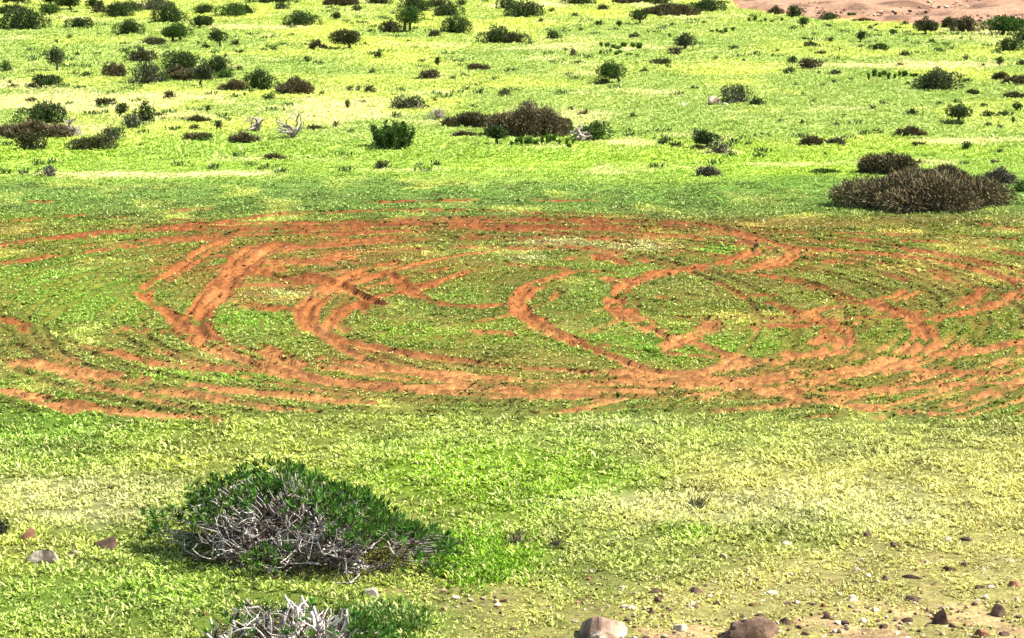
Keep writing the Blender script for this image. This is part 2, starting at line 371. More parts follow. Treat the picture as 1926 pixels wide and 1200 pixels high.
# ------------------------------------------------------------------ grass
def blades(name, x, y, c, h, w, K, lean, seed, label, jit=.45, dry=.14):
    r = np.random.default_rng(seed); n = len(x)
    z = ground_z(x, y) - .012
    V = []; Cc = []
    for k in range(K):
        a = r.uniform(0, 2 * np.pi, n); b = a + r.normal(0, .5, n)
        off = r.uniform(0, .5, n) * h
        bx = x + off * np.cos(b); by = y + off * np.sin(b)
        hh = h * r.uniform(.45, 1.15, n); ww = w * r.uniform(.6, 1.3, n) * .5
        ln = h * r.uniform(.25, lean, n); sx = -ww * np.sin(a); sy = ww * np.cos(a); mz = z + hh * .72
        mx = bx + ln * .45 * np.cos(a); my = by + ln * .45 * np.sin(a)
        V.append(np.stack([np.stack([bx, by, z], -1), np.stack([mx + sx, my + sy, mz], -1),
                           np.stack([bx + ln * np.cos(a), by + ln * np.sin(a), z + hh], -1), np.stack([mx - sx, my - sy, mz + ww * r.normal(0, .5, n)], -1)], 1))
        j = (1 + jit * r.uniform(-1, 1.1, n))[:, None]
        cc = c * j
        wy = (r.uniform(0, 1, n) < dry)[:, None]
        cc = np.where(wy, cc * .4 + np.array((.46, .43, .17)), cc)
        Cc.append(np.repeat(cc[:, None], 4, 1))
    V = np.concatenate(V).reshape(-1, 3); Cc = np.concatenate(Cc).reshape(-1, 3)
    m = MB(); m.add(V, np.arange(len(V)).reshape(-1, 4), np.clip(Cc, 0, .8))
    o = obj(name, m.mesh(name, M_GRASS)); o['kind'] = 'stuff'; o['label'] = label; o['category'] = 'grass'
    return o
def scatter(y0, y1, dens, seed):
    r = np.random.default_rng(seed)
    wmax = y1 * .2126 * 1.22 + 1.2
    n = int((y1 - y0) * 2 * wmax * dens)
    x = r.uniform(-wmax, wmax, n); y = r.uniform(y0, y1, n)
    k = np.abs(x) < y * .2126 * 1.22 + 1.2
    return x[k], y[k], r
def field(name, bands, label, seed):
    XS = []; YS = []; CS = []; HS = []; WS = []; JS = []; DS = []
    for i, (y0, y1, dens, h, w) in enumerate(bands):
        x, y, r = scatter(y0, y1, dens, seed + i)
        c, s, b, hf, hill, u, v = cover(x, y)
        clump = fbm(x, y, .33, 101, 2)
        keep = r.uniform(0, 1, len(x)) < np.clip((1 - sstep(.2, .9, b)) * np.maximum(.35 + 1.5 * sstep(.3, .62, clump), np.where(v < 345, .85, .6 * (v < 790))) * (.25 + .75 * hf), 0.0, 1)
        x, y, c, b, clump, v = x[keep], y[keep], c[keep], b[keep], clump[keep], v[keep]
        hh = hf[keep] * h * (.55 + .9 * clump) * (1 - .45 * np.clip(b * 2, 0, 1)) * (1 - .3 * np.clip(samp(pas, x, y), 0, 1)) * np.where(r.uniform(0, 1, len(x)) < .06, 1.7, 1)
        XS.append(x); YS.append(y); CS.append(c * (1.0 - .35 * (v > 345) * sstep(.45, .7, fbm(x, y, .55, 131, 2)))[:, None]); JS.append(.12 + .33 * sstep(330, 800, v)); DS.append(.05 + .04 * sstep(330, 380, v) + .19 * sstep(760, 850, v)); HS.append(hh); WS.append(np.full(len(x), w))
    cat = np.concatenate
    return blades(name, cat(XS), cat(YS), cat(CS), cat(HS), cat(WS), 5, 1.5, seed + 99, label, cat(JS), cat(DS))
field('grass', [(18.5, 24, 430, .05, .022), (24, 30, 380, .052, .024), (30, 40, 280, .04, .026), (40, 52, 200, .042, .031),
                (52, 70, 120, .06, .04), (70, 96, 75, .065, .055), (96, 125, 22, .08, .075)], 'short yellow green grass and herbs covering the plain', 7)

# darker weeds, speckled over the far meadow
x, y, r = scatter(50, 118, .4, 501)
k = fbm(x, y, 4, 77, 2) > .47; x, y = x[k], y[k]
c, s, b, hf, hill, u, v = cover(x, y)
k = (b < .3); x, y = x[k], y[k]
P = []; 
for i in range(10):
    P.append((x + r.normal(0, .1, len(x)), y + r.normal(0, .07, len(x))))
x = np.concatenate([p[0] for p in P]); y = np.concatenate([p[1] for p in P])
blades('weeds', x, y, np.zeros((len(x), 3)) + np.array((.065, .12, .025)), np.full(len(x), .13), np.full(len(x), .04), 3, .7, 503, 'scattered darker green weeds dotting the far meadow')
# weeds along the foreground bush
def weed_patch(name, u, v, ru, rv, n, col, h, w, seed, label):
    r = np.random.default_rng(seed)
    q = [ray_ground(u + r.normal(0, ru * .5), v + r.normal(0, rv * .5)) for _ in range(n)]
    x = np.array([a[0] for a in q]); y = np.array([a[1] for a in q])
    return blades(name, x, y, np.zeros((n, 3)) + np.array(col), np.full(n, h), np.full(n, w), 5, .8, seed + 1, label)
weed_patch('weeds', 905, 1050, 90, 50, 900, (.20, .36, .02), .075, .026, 510, 'lush bright green weeds right of the branchy foreground shrub')
weed_patch('weeds', 720, 1170, 70, 24, 600, (.08, .16, .02), .09, .022, 520, 'dark green weeds beside the cropped shrub at the bottom edge')

# ------------------------------------------------------------------ plant builders
def unit(a): return a / np.maximum(np.linalg.norm(a, axis=-1, keepdims=True), 1e-9)
def tube(mb, P, Rr, col, sides=5):
    P = np.asarray(P, float); n = len(P)
    T = unit(np.gradient(P, axis=0)); ref = np.array([0.31, .17, .93])
    A_ = unit(np.cross(T, ref + 0 * T)); B_ = np.cross(T, A_)
    an = np.arange(sides) * 2 * np.pi / sides
    V = P[:, None] + (A_[:, None] * np.cos(an)[None, :, None] + B_[:, None] * np.sin(an)[None, :, None]) * np.asarray(Rr)[:, None, None]
    i = np.arange(n - 1)[:, None] * sides; j = np.arange(sides)[None]; k = (j + 1) % sides
    mb.add(V.reshape(-1, 3), np.stack([i + j, i + k, i + k + sides, i + j + sides], -1).reshape(-1, 4), col)
def leafcloud(mb, P, D, L, W, C, r, spread=.8):
    """pointed leaves at P heading along D"""
    n = len(P); d = unit(D + r.normal(0, spread, (n, 3))); s = unit(np.cross(d, r.normal(0, 1, (n, 3))))
    L = (L * r.uniform(.6, 1.3, n))[:, None]; W = (W * r.uniform(.6, 1.3, n))[:, None]
    V = np.stack([P, P + d * L * .5 + s * W * .5, P + d * L, P + d * L * .5 - s * W * .5], 1).reshape(-1, 3)
    mb.add(V, np.arange(4 * n).reshape(-1, 4), np.repeat(C, 4, 0))
def tint(base, n, r, v=.35, hue=.12):
    c = np.array(base)[None] * r.uniform(1 - v, 1 + v, (n, 1)) * (1 + r.normal(0, hue, (n, 3))); return np.clip(c, .004, .8)
def lobes(r, n, w, d, h, z0=0, flat=1.0):
    """ellipsoid lobes filling a dome w x d x h standing at z0"""
    out = []
    for i in range(n):
        a = r.uniform(0, 2 * np.pi); q = math.sqrt(r.uniform(0, 1)) * .62 if i else 0
        x = math.cos(a) * q * w / 2; y = math.sin(a) * q * d / 2
        if i in (1, 2): x = (-.30 if i == 1 else .30) * w; y = r.normal(0, .05) * d; q = .62
        top = h * math.sqrt(max(.1, 1 - q * q)) * r.uniform(.74, 1.1)
        rx = w / 2 * r.uniform(.26, .5) * (1.3 if not i else 1)
        if i in (1, 2): rx = w * .23
        rz = max(top * (.5 if z0 > 0 else .64), .3 * h) * flat
        out.append((np.array([x, y, z0 + top - rz]), np.array([rx, rx * d / w * 1.05, rz])))
    return out
def shell(r, lb, n, lo=.72, zmin=0.0):
    c = np.array([l[0] for l in lb]); rad = np.array([l[1] for l in lb])
    wt = rad[:, 0] * rad[:, 2]; i = r.choice(len(lb), n, p=wt / wt.sum())
    d = unit(r.normal(0, 1, (n, 3))); q = r.uniform(lo ** 3, 1, n) ** (1 / 3)
    P = c[i] + d * rad[i] * q[:, None] * (1 + .0 * q[:, None])
    P += r.normal(0, .035, (n, 3)) * rad[i] * np.where(r.uniform(0, 1, (n, 1)) < .12, 4.0, 1.0)
    k = P[:, 2] > zmin
    return P[k], unit(d[k] / rad[i][k])
def bushcount(w, d, h, leaf, cov): return int(min(26000, cov * (w * h + w * d * .6 + d * h) * 1.6 / (leaf * leaf)))

GREENS = {'dark': (.044, .070, .016), 'green': (.052, .10, .016), 'grey': (.058, .072, .027), 'olive': (.056, .06, .02)}
BROWN = (.13, .105, .052); GREYB = (.135, .115, .08); BARKC = (.10, .08, .06); BLEACH = (.29, .245, .20)
def stems(mb, r, lb, col, r0, z0=-.04, nside=4, extra=6, base=(0, 0)):
    for c, rad in lb:
        p0 = np.array([base[0] + r.normal(0, .03), base[1] + r.normal(0, .03), z0])
        c2 = c * np.array([.85, .85, 1.0])
        m = (p0 + c2) / 2 + r.normal(0, .05, 3) * rad[0] * 2; m[2] = z0 + (c[2] - z0) * .42
        tube(mb, [p0, (p0 + m) / 2 + r.normal(0, .01, 3), m, c2], [r0, r0 * .8, r0 * .6, r0 * .35], col, nside + 1)
        for k in range(extra):
            e = c + unit(r.normal(0, 1, 3)) * rad * .92
            if e[2] < z0 + .08: e[2] = z0 + .1
            s = c2 if k % 2 else m; q = (s + e) / 2 + r.normal(0, .12, 3) * rad * .5
            tube(mb, [s, q, e], [r0 * .4, r0 * .28, r0 * .12], col, nside)
def b_dome(r, w, h, col='dark', cov=1.0):
    d = w * .8; leaf = max(.045, min(.075, w * .04)); n = 5 + int(w * 3)
    lb = lobes(r, n, w, d, h); br = MB(); fo = MB()
    stems(br, r, lb, BARKC, .018 + .012 * w, extra=3)
    k = bushcount(w, d, h, leaf, 3.6 * cov); P, D = shell(r, lb, k, .62)
    leafcloud(fo, P, D + np.array([0, 0, .3]), leaf * 1.3, leaf * .6, tint(GREENS[col], len(P), r), r)
    return [('foliage', fo, M_LEAF), ('branches', br, M_BARK)]
def b_tree(r, w, h, col='dark', cov=1.0, trunks=1, crown=.62):
    d = w * .85; leaf = max(.045, min(.07, w * .045)); n = 5 + int(w * 4); ch = h * crown
    lb = lobes(r, n, w, d, ch, h - ch, .95); lean = r.normal(0, .10, 2) * w
    tk = MB(); fo = MB()
    for t in range(trunks):
        bx = (t - (trunks - 1) / 2) * w * .2 + lean[0]; fz = h - ch + .12 * ch
        rt = .02 + .026 * w
        tube(tk, [(bx, 0, -.05), (bx * 1.1 + r.normal(0, .02), 0, fz * .5), (bx * .8, 0, fz)], [rt * 1.25, rt, rt * .85], BARKC, 6)
        for c, rad in lb[t::trunks]:
            m = np.array([bx * .8, 0, fz]); q = (m + c) / 2 + r.normal(0, .04, 3); q[2] -= .04
            tube(tk, [m, q, c], [rt * .6, rt * .45, rt * .2], BARKC, 5)
            for k in range(3):
                e = c + unit(r.normal(0, 1, 3)) * rad * .85; tube(tk, [q, (q + e) / 2, e], [rt * .3, rt * .2, rt * .1], BARKC, 4)
    k = bushcount(w, d, ch, leaf, 3.6 * cov); P, D = shell(r, lb, k, .5)
    leafcloud(fo, P, D + np.array([0, 0, .3]), leaf * 1.3, leaf * .6, tint(GREENS[col], len(P), r), r)
    return [('crown', fo, M_LEAF), ('trunk', tk, M_BARK)]
def b_brown(r, w, h, col='brown', cov=1.0):
    d = w * .7; n = 5 + int(w * 3); lb = lobes(r, n, w, d, h); br = MB(); tw = MB()
    base = BROWN if col == 'brown' else GREYB if col == 'greyb' else (.09, .08, .034)
    stems(br, r, lb, (.16, .12, .09), .012 + .008 * w, extra=4)
    L = .1 + .02 * min(w, 1.5); k = int(min(60000, 5200 * cov * (w * h + w * d * .6) / (.6 + .0 * w)))
    P, D = shell(r, lb, k, .45); D = D * 1.0 + np.array([0, 0, .2])
    C = tint(base, len(P), r, .3, .07); pale = r.uniform(0, 1, len(P)) < .05; C[pale] *= 1.5
    leafcloud(tw, P - unit(D) * L * .4, D, L * .85, .012 + .008 * min(w, 1), C, r, .62)
    return [('twigs', tw, M_TWIG), ('branches', br, M_BARK)]
def b_grey(r, w, h, col='grey', cov=1.0):
    d = w * .8; leaf = .055; n = 6 + int(w * 5)
    lb = lobes(r, n, w, d, h); lb = [(c, rad * .72) for c, rad in lb]; br = MB(); fo = MB()
    stems(br, r, lb, (.26, .22, .18), .016 + .01 * w, extra=7)
    k = bushcount(w, d, h, leaf, 1.5 * cov); P, D = shell(r, lb, k, .55)
    leafcloud(fo, P, D * .6 + np.array([0, 0, .7]), leaf * 1.6, leaf * .5, tint(GREENS[col], len(P), r, .4), r, .6)
    return [('foliage', fo, M_LEAF), ('branches', br, M_BARK)]
def b_tiny(r, w, h, col='dark', cov=1.0):
    leaf = max(.045, w * .1); lb = lobes(r, 4, w, w * .8, h * .8, h * .2); br = MB(); fo = MB()
    lb = [(c, rad * .9) for c, rad in lb]
    stems(br, r, lb, BARKC, .014, extra=2)
    k = int(bushcount(w, w * .8, h, leaf, 1.5 * cov)); P, D = shell(r, lb, k, .3)
    leafcloud(fo, P, D + np.array([0, 0, .4]), leaf * 1.4, leaf * .6, tint(GREENS[col], len(P), r), r)
    return [('foliage', fo, M_LEAF), ('branches', br, M_BARK)]
def b_leafy(r, w, h, col='green', cov=1.0):
    """upright plant: leafy shoots fanning from the base"""
    br = MB(); fo = MB(); n = int(7 + w * 14 + 40 * max(0, w - .5))
    for i in range(n):
        a = r.uniform(0, 2 * np.pi); q = r.uniform(.1, 1); b = np.array([math.cos(a) * q * w * .33, math.sin(a) * q * w * .25, -.03])
        t = np.array([math.cos(a) * q * w * .48, math.sin(a) * q * w * .38, h * r.uniform(.6, 1.05)])
        m = (b + t) / 2 + r.normal(0, .02, 3); tube(br, [b, m, t], [.014, .01, .005], (.12, .13, .06), 4)
        k = int(26 + 60 * h); s = r.uniform(.15, 1, k)[:, None]; P = b + (t - b) * s + r.normal(0, .012, (k, 3))
        D = unit(r.normal(0, 1, (k, 3)) * np.array([1, 1, .3])) * .8 + np.array([0, 0, .8])
        leafcloud(fo, P, D, .11, .035, tint(GREENS[col], k, r, .4), r, .3)
    return [('foliage', fo, M_LEAF), ('stems', br, M_BARK)]
def grow(mb, r, p, d, rad, L, lvl, col, tips, env, up=.15, gnarl=.45, sides=5):
    P = [p]; Rr = [rad]; n = 4
    for i in range(n):
        d = unit(d + r.normal(0, gnarl, 3) * .55 + np.array([0, 0, up * .3])); p = p + d * L / n
        if p[2] < .03: p = np.array([p[0], p[1], .03]); d = unit(d + np.array([0, 0, .5]))
        P.append(p); Rr.append(rad * (1 - .45 * (i + 1) / n))
        if env(p) > 1.0: break
    if len(P) < 3: tips.append((p, d)); return
    tube(mb, P, Rr, np.array(col) * r.uniform(.75, 1.2), sides)
    if lvl <= 0 or env(p) > 1.0: tips.append((p, d)); return
    for k in range(2 if r.uniform() < .6 else 3):
        i = len(P) - 1 if k == 0 else r.integers(2, len(P))
        nd = unit(d + r.normal(0, .75, 3)); nd[2] = nd[2] * .6 + .12
        grow(mb, r, P[i], unit(nd), Rr[i] * (.85 if k == 0 else .68), L * r.uniform(.68, .95), lvl - 1, col, tips, env, up, gnarl, sides)
def b_dead(r, w, h, col='', cov=1.0):
    br = MB(); tk = MB(); tips = []
    env = lambda p: math.hypot(math.hypot(p[0] / (w * .5), p[1] / (w * .4)), p[2] / h)
    n = 10
    tube(tk, [(0, 0, -.05), (r.normal(0, .03), 0, h * .12), (r.normal(0, .05), 0, h * .3)], [.06, .05, .04], np.array(BLEACH) * .6, 6)
    for i in range(n):
        a = 2 * np.pi * i / n + r.uniform(-.3, .3)
        grow(br, r, np.array([0, 0, h * r.uniform(.02, .28)]), unit(np.array([math.cos(a) * 1.3, .6 * math.sin(a), r.uniform(.1, 1.0)])), .034, h * .5, 4, BLEACH, tips, env, .15, .75, 4)
    return [('branches', br, M_BARK), ('trunk', tk, M_BARK)]
BUILD = dict(dome=b_dome, tree=b_tree, brown=b_brown, grey=b_grey, tiny=b_tiny, leafy=b_leafy, dead=b_dead)
NAME = dict(dome='mounded_shrub', tree='small_tree', brown='dry_shrub', grey='sparse_shrub', tiny='seedling_shrub', leafy='leafy_plant', dead='dead_shrub')
CATG = dict(dome='shrub', tree='tree', brown='shrub', grey='shrub', tiny='shrub', leafy='plant', dead='shrub')
GRP = dict(dome='dense dark shrubs on the plain', tree='small trees on the plain', brown='dry brown shrubs on the plain', grey='sparse grey green shrubs on the plain',
           tiny='tiny shrubs dotted over the meadow', leafy='low leafy plants on the meadow', dead='dead bleached shrubs')
# kind, cu, base v, width px, height px, tint, label, landmark
P = [
('dome',41,57,80,37,'dark','large dark green mounded shrub at the far left of the top edge','the top left mound'),
('dome',146,55,45,22,'dark','oval dark green shrub right of the large mound at the top left','the oval shrub'),
('dome',239,67,54,28,'dark','dark green hump with a tuft on top and a long shadow, upper left','the tufted hump'),
('tree',334,79,52,31,'green','broad crowned small tree between the tufted hump and the thin trunked round tree','the broad crowned tree'),
('tree',411,89,31,31,'dark','small round crowned tree on a thin trunk, upper left meadow','the thin trunked round tree'),
('tree',93,30,34,18,'green','small flat topped bright green tree above the large left mound','the flat topped tree'),
('dome',8,28,34,17,'dark','dark green shrub cut by the left edge, just above the large mound',None),
('brown',29,23,30,13,'olive','brownish shrub behind the large mound at the left edge',None),
('dome',20,8,60,14,'olive','long brownish green shrub cut off by the top left corner',None),
('tree',98,12,36,26,'dark','dark tree on a trunk cut by the top edge near the left corner',None),
('tree',126,20,42,28,'dark','dark wedge shaped tree touching the top edge near the left',None),
('tree',175,17,26,17,'dark','small dark tree left of the brown green scrub by the top edge',None),
('grey',190,27,34,24,'olive','sparse brownish green shrub beside the dark domes at the upper left',None),
('dome',223,33,48,28,'dark','dark green dome in front of its twin, upper left group','the upper left domes'),
('dome',242,24,42,20,'dark','dark green dome behind its twin, upper left group',None),
('grey',290,20,74,24,'grey','wide greyish shrub at the top edge behind the biggest upper left dome',None),
('dome',317,44,60,32,'dark','biggest dome of the upper left group, dark green and rounded','the biggest upper left dome'),
('dome',383,27,38,17,'dark','low dark green shrub right of the biggest upper left dome',None),
('tree',379,54,38,22,'dark','small dark tree on a thin trunk below the low dome, upper left','the small dark leaning tree'),
('dome',430,33,50,27,'green','green dome with lighter lobes, rightmost of the upper left group','the green lobed dome'),
('grey',463,28,32,20,'dark','open branched dark shrub right of the green lobed dome',None),
('grey',288,86,44,17,'olive','low brown green shrub beneath the broad crowned tree','the low brown green shrub'),
('tree',105,133,30,36,'grey','lone sparse tree with a bare forked trunk in the left meadow','the lone sparse tree'),
('grey',10,137,30,22,'green','sparse green shrub cut by the left edge below the big mound',None),
('tree',89,166,48,23,'dark','low dark green tree showing two trunks on the left, above the pale strip','the low twin trunked tree'),
('brown',212,146,40,27,'brown','brown shrub at the left end of the big thicket','the big left thicket'),
('grey',262,119,60,30,'olive','dark sparse shrub with a pointed tuft behind the big thicket',None),
('grey',268,160,76,44,'grey','bushy grey green shrub in the left half of the big thicket',None),
('dome',342,134,74,36,'dark','tall dark green crown in the middle of the big thicket',None),
('dome',405,140,52,30,'dark','dark green mound at the right end of the big thicket',None),
('brown',343,153,78,26,'olive','dry brown shrub at the front of the big thicket',None),
('tree',385,164,36,36,'grey','grey green small tree standing in front of the big thicket',None),
('grey',308,155,22,18,'green','small dark green filler shrub in the middle front of the thicket',None),
('dome',421,149,32,14,'green','low green shrub above the right brown clump of the thicket',None),
('brown',434,173,46,22,'brown','brown dry clump between the big thicket and the two coloured dark dome',None),
('dome',488,171,58,35,'dark','very dark rounded dome with a bright green cap, left of the brown grassy shrub','the dark capped dome'),
('brown',553,179,64,30,'brown','wide brown grassy shrub right of the dark capped dome','the brown grassy shrub'),
('grey',505,188,24,12,'green',None,None),
('grey',197,201,36,17,'olive','ragged brown green shrub standing on the pale strip at the left','the ragged shrub'),
('tree',230,222,20,25,'dark','tiny dark tree on a thin trunk right of the ragged shrub','the tiny dark tree'),
('grey',318,186,22,14,'brown2','little dark brown spiky shrub on the pale strip at the left',None),
('dome',271,232,32,36,'dark','narrow upright shrub with a glossy dark green cap','the narrow capped shrub'),
('grey',246,245,34,34,'grey','pale grey shrub leaning on the narrow capped shrub',None),
('dome',70,236,84,40,'dark','flat dark green crown rising above the brown scrub at the left edge','the left scrub'),
('brown',55,264,124,32,'brown','wide brown scrub under the flat dark crown at the left edge',None),
('grey',55,284,54,40,'olive','grey green shrub leaning left in front of the brown scrub',None),
('dead',134,256,44,34,'','pale bare branched shrub at the right end of the left scrub',None),
('dome',166,285,82,26,'olive','low dark olive mound below the left scrub','the low olive mound'),
('grey',208,268,50,34,'grey','thin see through green shrub right of the low olive mound',None),
('brown',371,231,40,12,'olive',None,None),
('brown',370,265,50,15,'olive','low grey brown shrub left of the dense brown one, under the pale strip',None),
('brown',457,271,52,20,'brown','dense low brown shrub under the left dead shrub','the dense low brown shrub'),
('dead',486,247,50,42,'','left one of the two bleached dead shrubs','the left dead shrub'),
('dead',551,260,66,57,'','right one of the two bleached dead shrubs, taller with a white stump','the right dead shrub'),
('brown',517,301,38,10,'brown','flat dark brown tussock below the two dead shrubs',None),
('grey',90,333,30,22,'greyb','lone grey twiggy tuft on the left just before the tyre tracks','the lone grey tuft'),
('grey',531,19,28,16,'dark','small dark shrub under the top edge, left centre',None),
('dome',510,8,80,14,'dark','long dark shrub row cut by the top edge, left of centre',None),
('dome',567,50,64,26,'dark','dark oval shrub with a pale gap at its foot, upper centre left','the dark oval shrub'),
('brown',640,13,58,20,'brown','brown shrub cut by the top edge right of the long dark row',None),
('grey',671,21,18,12,'dark',None,None),
('dome',712,9,44,16,'olive','brown green shrub at the top edge left of the large top mound',None),
('dome',783,24,62,28,'dark','large dark mound at the top edge near the centre','the large top mound'),
('grey',826,15,40,18,'olive','grey shrub at the top edge between two dark mounds',None),
('dome',845,32,50,24,'dark','dark round shrub just right of the large top mound','the round shrub'),
('tiny',868,12,16,12,'dark',None,None),
('tree',772,60,46,41,'green','tall lobed dark green tree on a short trunk, upper centre','the tall lobed tree'),
('grey',736,64,48,26,'olive','spreading olive shrub at the left foot of the tall lobed tree',None),
('dome',859,64,52,30,'dark','dark flat topped shrub leaning right, upper centre','the flat topped leaning shrub'),
('brown',817,70,18,13,'olive',None,None),
('dome',930,82,60,30,'dark','dark domed shrub forming the left part of a long pair, upper centre','the long dark pair'),
('dome',971,83,46,20,'olive','lighter low shrub forming the right part of a long dark pair',None),
('dome',986,33,66,28,'dark','wide dark mound near the top edge right of centre','the wide dark mound'),
('dome',950,18,30,20,'dark','dark shrub just left of the wide dark mound near the top edge',None),
('tree',648,93,52,36,'olive','brownish green tree with a horn like tip, upper left centre','the horned tree'),
('brown',598,94,30,16,'olive','small brown green dome left of the horned tree',None),
('grey',807,150,35,20,'brown2','small spiky brown green shrub in the middle meadow','the spiky brown shrub'),
('brown',900,134,38,14,'brown','low brown shrub in the middle meadow, above the long brown thicket','the low brown shrub'),
('grey',767,208,72,28,'grey','sprawling grey green shrub above the dark upright leafy shrub','the sprawling grey shrub'),
('dead',822,225,36,20,'','small bleached twiggy shrub at the left tip of the long brown thicket',None),
('grey',747,222,24,8,'green',None,None),
('leafyb',739,283,88,42,'green','upright dark green leafy shrub with ragged spires, centre left','the upright leafy shrub'),
('brown',886,242,100,30,'olive','long low olive brown shrub, left part of the central thicket','the central thicket'),
('brown',992,262,142,54,'brown','big brown dry shrub, main body of the central thicket',None),
('dome',1052,252,44,30,'olive','green rounded end of the central thicket on its right side',None),
('grey',994,213,34,28,'greyb','spiky grey tuft sticking out behind the central thicket',None),
('brown',873,259,38,14,'brown','small low brown shrub in front of the left part of the central thicket',None),
('tree',934,272,36,34,'dark','little dark tree leaning at the front left of the big brown shrub',None),
('dome',1118,265,56,36,'green','dark green rounded shrub right of the central thicket','the rounded green shrub'),
('dead',1093,266,40,40,'','dark bare branched shrub touching the rounded green one right of the thicket',None),
('tree',1150,158,48,36,'green','round green tree on a thick trunk alone in the middle meadow','the round trunked tree'),
('grey',1133,160,26,12,'olive','tiny olive shrub at the foot of the round trunked tree',None),
('grey',1388,197,64,42,'grey','fan shaped grey green shrub beside the pink boulder','the fan shaped shrub'),
('grey',1428,200,32,14,'dark','low dark shrub trailing right of the fan shaped shrub',None),
('tree',1327,279,40,32,'dark','small dark tree left of the grey twiggy one, right of centre','the small dark tree'),
('grey',1355,291,40,28,'greyb','grey brown twiggy shrub right of the small dark tree',None),
('grey',1254,273,22,20,'green',None,None),
('grey',1272,278,24,9,'dark',None,None),
('brown',1334,333,40,20,'greyb','solitary grey twiggy tuft just before the tracks, right of centre','the solitary grey tuft'),
('tree',1199,46,28,24,'dark','small dark funnel shaped tree near the top, right of centre','the funnel shaped tree'),
('dome',1088,10,60,14,'dark','dark brownish shrub cut by the top edge right of the wide mound',None),
('brown',1190,8,64,12,'olive','brown shrub cut by the top edge above the funnel shaped tree',None),
('dome',1245,10,36,14,'dark','dark low dome at the top edge right of the funnel shaped tree',None),
('brown',1262,31,100,20,'olive','long low brownish shrub right of the funnel shaped tree','the long brownish shrub'),
('dome',1328,24,68,24,'dark','dark dome at the top just left of the bare pink slope','the dome by the pink slope'),
('tree',1289,94,36,26,'grey','sparse open crowned small tree in the upper right centre','the sparse open tree'),
('grey',1268,104,22,15,'brown2',None,None),
('grey',1243,123,38,13,'olive','low arched twiggy shrub below the sparse open tree',None),
('dome',1213,137,16,7,'dark',None,None),
('grey',1045,76,28,20,'dark',None,None),
('grey',1078,106,14,15,'brown2',None,None),
('dome',1194,73,20,10,'dark',None,None),
('grey',1127,49,18,10,'dark',None,None),
('dome',1498,33,28,24,'dark','upright dark shrub against the left end of the bare pink slope','the upright dark shrub'),
('brown',1460,27,28,13,'brown','brown shrub left of the upright dark shrub on the pink slope',None),
('dome',1563,40,34,14,'dark','dark low dome at the foot of the pink slope','the low dome under the slope'),
('tree',1511,51,18,16,'green',None,None),
('brown',1625,41,38,5,'brown2',None,None),
('tree',1741,66,40,28,'olive','brownish tree on a leaning trunk at the foot of the pink slope','the leaning brownish tree'),
('brown',1790,54,32,18,'olive','olive brown shrub between the leaning tree and the grey green dome on the slope',None),
('dome',1818,62,48,28,'olive','grey green dome at the foot of the pink slope near the right edge','the grey green dome'),
('tree',1893,67,84,30,'green','wide green flat crowned tree below the pink slope at the right edge','the wide flat crowned tree'),
('dome',1922,80,24,20,'dark','dark shrub cut by the right edge under the wide flat crowned tree',None),
('dome',1902,98,44,26,'dark','dark dome with a long shadow at the right edge','the right edge dome'),
('dome',1653,96,34,13,'dark','flat dark oval shrub in the upper right meadow','the flat oval shrub'),
('tree',1620,79,18,18,'dark',None,None),
('grey',1528,90,30,11,'dark',None,None),
('dome',1578,97,11,7,'dark',None,None),
('grey',1544,103,20,5,'dark',None,None),
('dome',1704,107,20,10,'olive',None,None),
('dome',1753,82,12,8,'dark',None,None),
('dome',1766,97,13,6,'dark',None,None),
('tree',1680,65,12,9,'dark',None,None),
('grey',1638,56,10,9,'dark',None,None),
('tree',1490,122,14,14,'dark',None,None),
('tree',1525,131,40,18,'brown2','small flat brown crowned tree on a stub of trunk, right meadow','the flat brown crowned tree'),
('grey',1484,140,18,14,'dark',None,None),
('tree',1880,122,12,12,'dark',None,None),
('dome',1922,124,14,10,'dark',None,None),
('dome',1770,172,82,37,'grey','large grey green shrub with a dark right end, right meadow','the large grey green shrub'),
('dome',1820,156,14,9,'dark',None,None),
('brown',1831,178,24,10,'olive',None,None),
('brown',1884,152,28,18,'olive','spiky brown shrub near the right edge above the flat brown tussock','the spiky shrub at the right'),
('brown',1911,161,38,20,'brown','brown mounded shrub cut by the right edge',None),
('brown',1910,186,36,13,'brown2','flat brown tussock at the right edge below the brown mound',None),
('tree',1805,230,42,30,'dark','dark umbrella crowned tree on a single trunk, right meadow','the umbrella crowned tree'),
('grey',1796,237,42,9,'dark','low dark growth beneath the umbrella crowned tree',None),
('dome',1858,222,20,11,'dark',None,None),
('grey',1891,220,28,9,'dark',None,None),
('tree',1913,209,14,14,'dark',None,None),
('tree',1906,230,8,8,'dark',None,None),
('dome',1801,195,13,7,'dark',None,None),
('dome',1850,202,12,7,'dark',None,None),
('grey',1716,217,22,10,'dark',None,None),
('dome',1642,207,8,8,'dark',None,None),
('brown',1716,260,54,18,'brown','low flat topped brown shrub in the right meadow','the flat topped brown shrub'),
('brown',1730,276,26,9,'olive',None,None),
('brown',1531,276,44,17,'brown','left one of two low brown shrubs side by side, right of centre','the two low brown shrubs'),
('brown',1573,275,32,15,'greyb','right one of two low brown shrubs side by side, more twiggy',None),
('tree',1818,283,13,15,'dark',None,None),
('dome',1774,152,0,0,'dark',None,None),
('brown',1676,330,96,40,'brown','brown shrub rising behind the biggest brown mound','the rear brown shrub'),
('brown',1752,402,316,76,'brown','biggest brown twiggy mound, beside the tracks at the right','the biggest brown mound'),
('brown',1778,342,80,26,'brown','narrow brown shrub just above the middle of the biggest mound',None),
('brown',1884,348,56,28,'greyb','grey brown shrub at the upper right of the biggest brown mound','the grey mound'),
('dome',1922,362,30,18,'green','green shrub cut by the right edge beside the biggest brown mound',None),
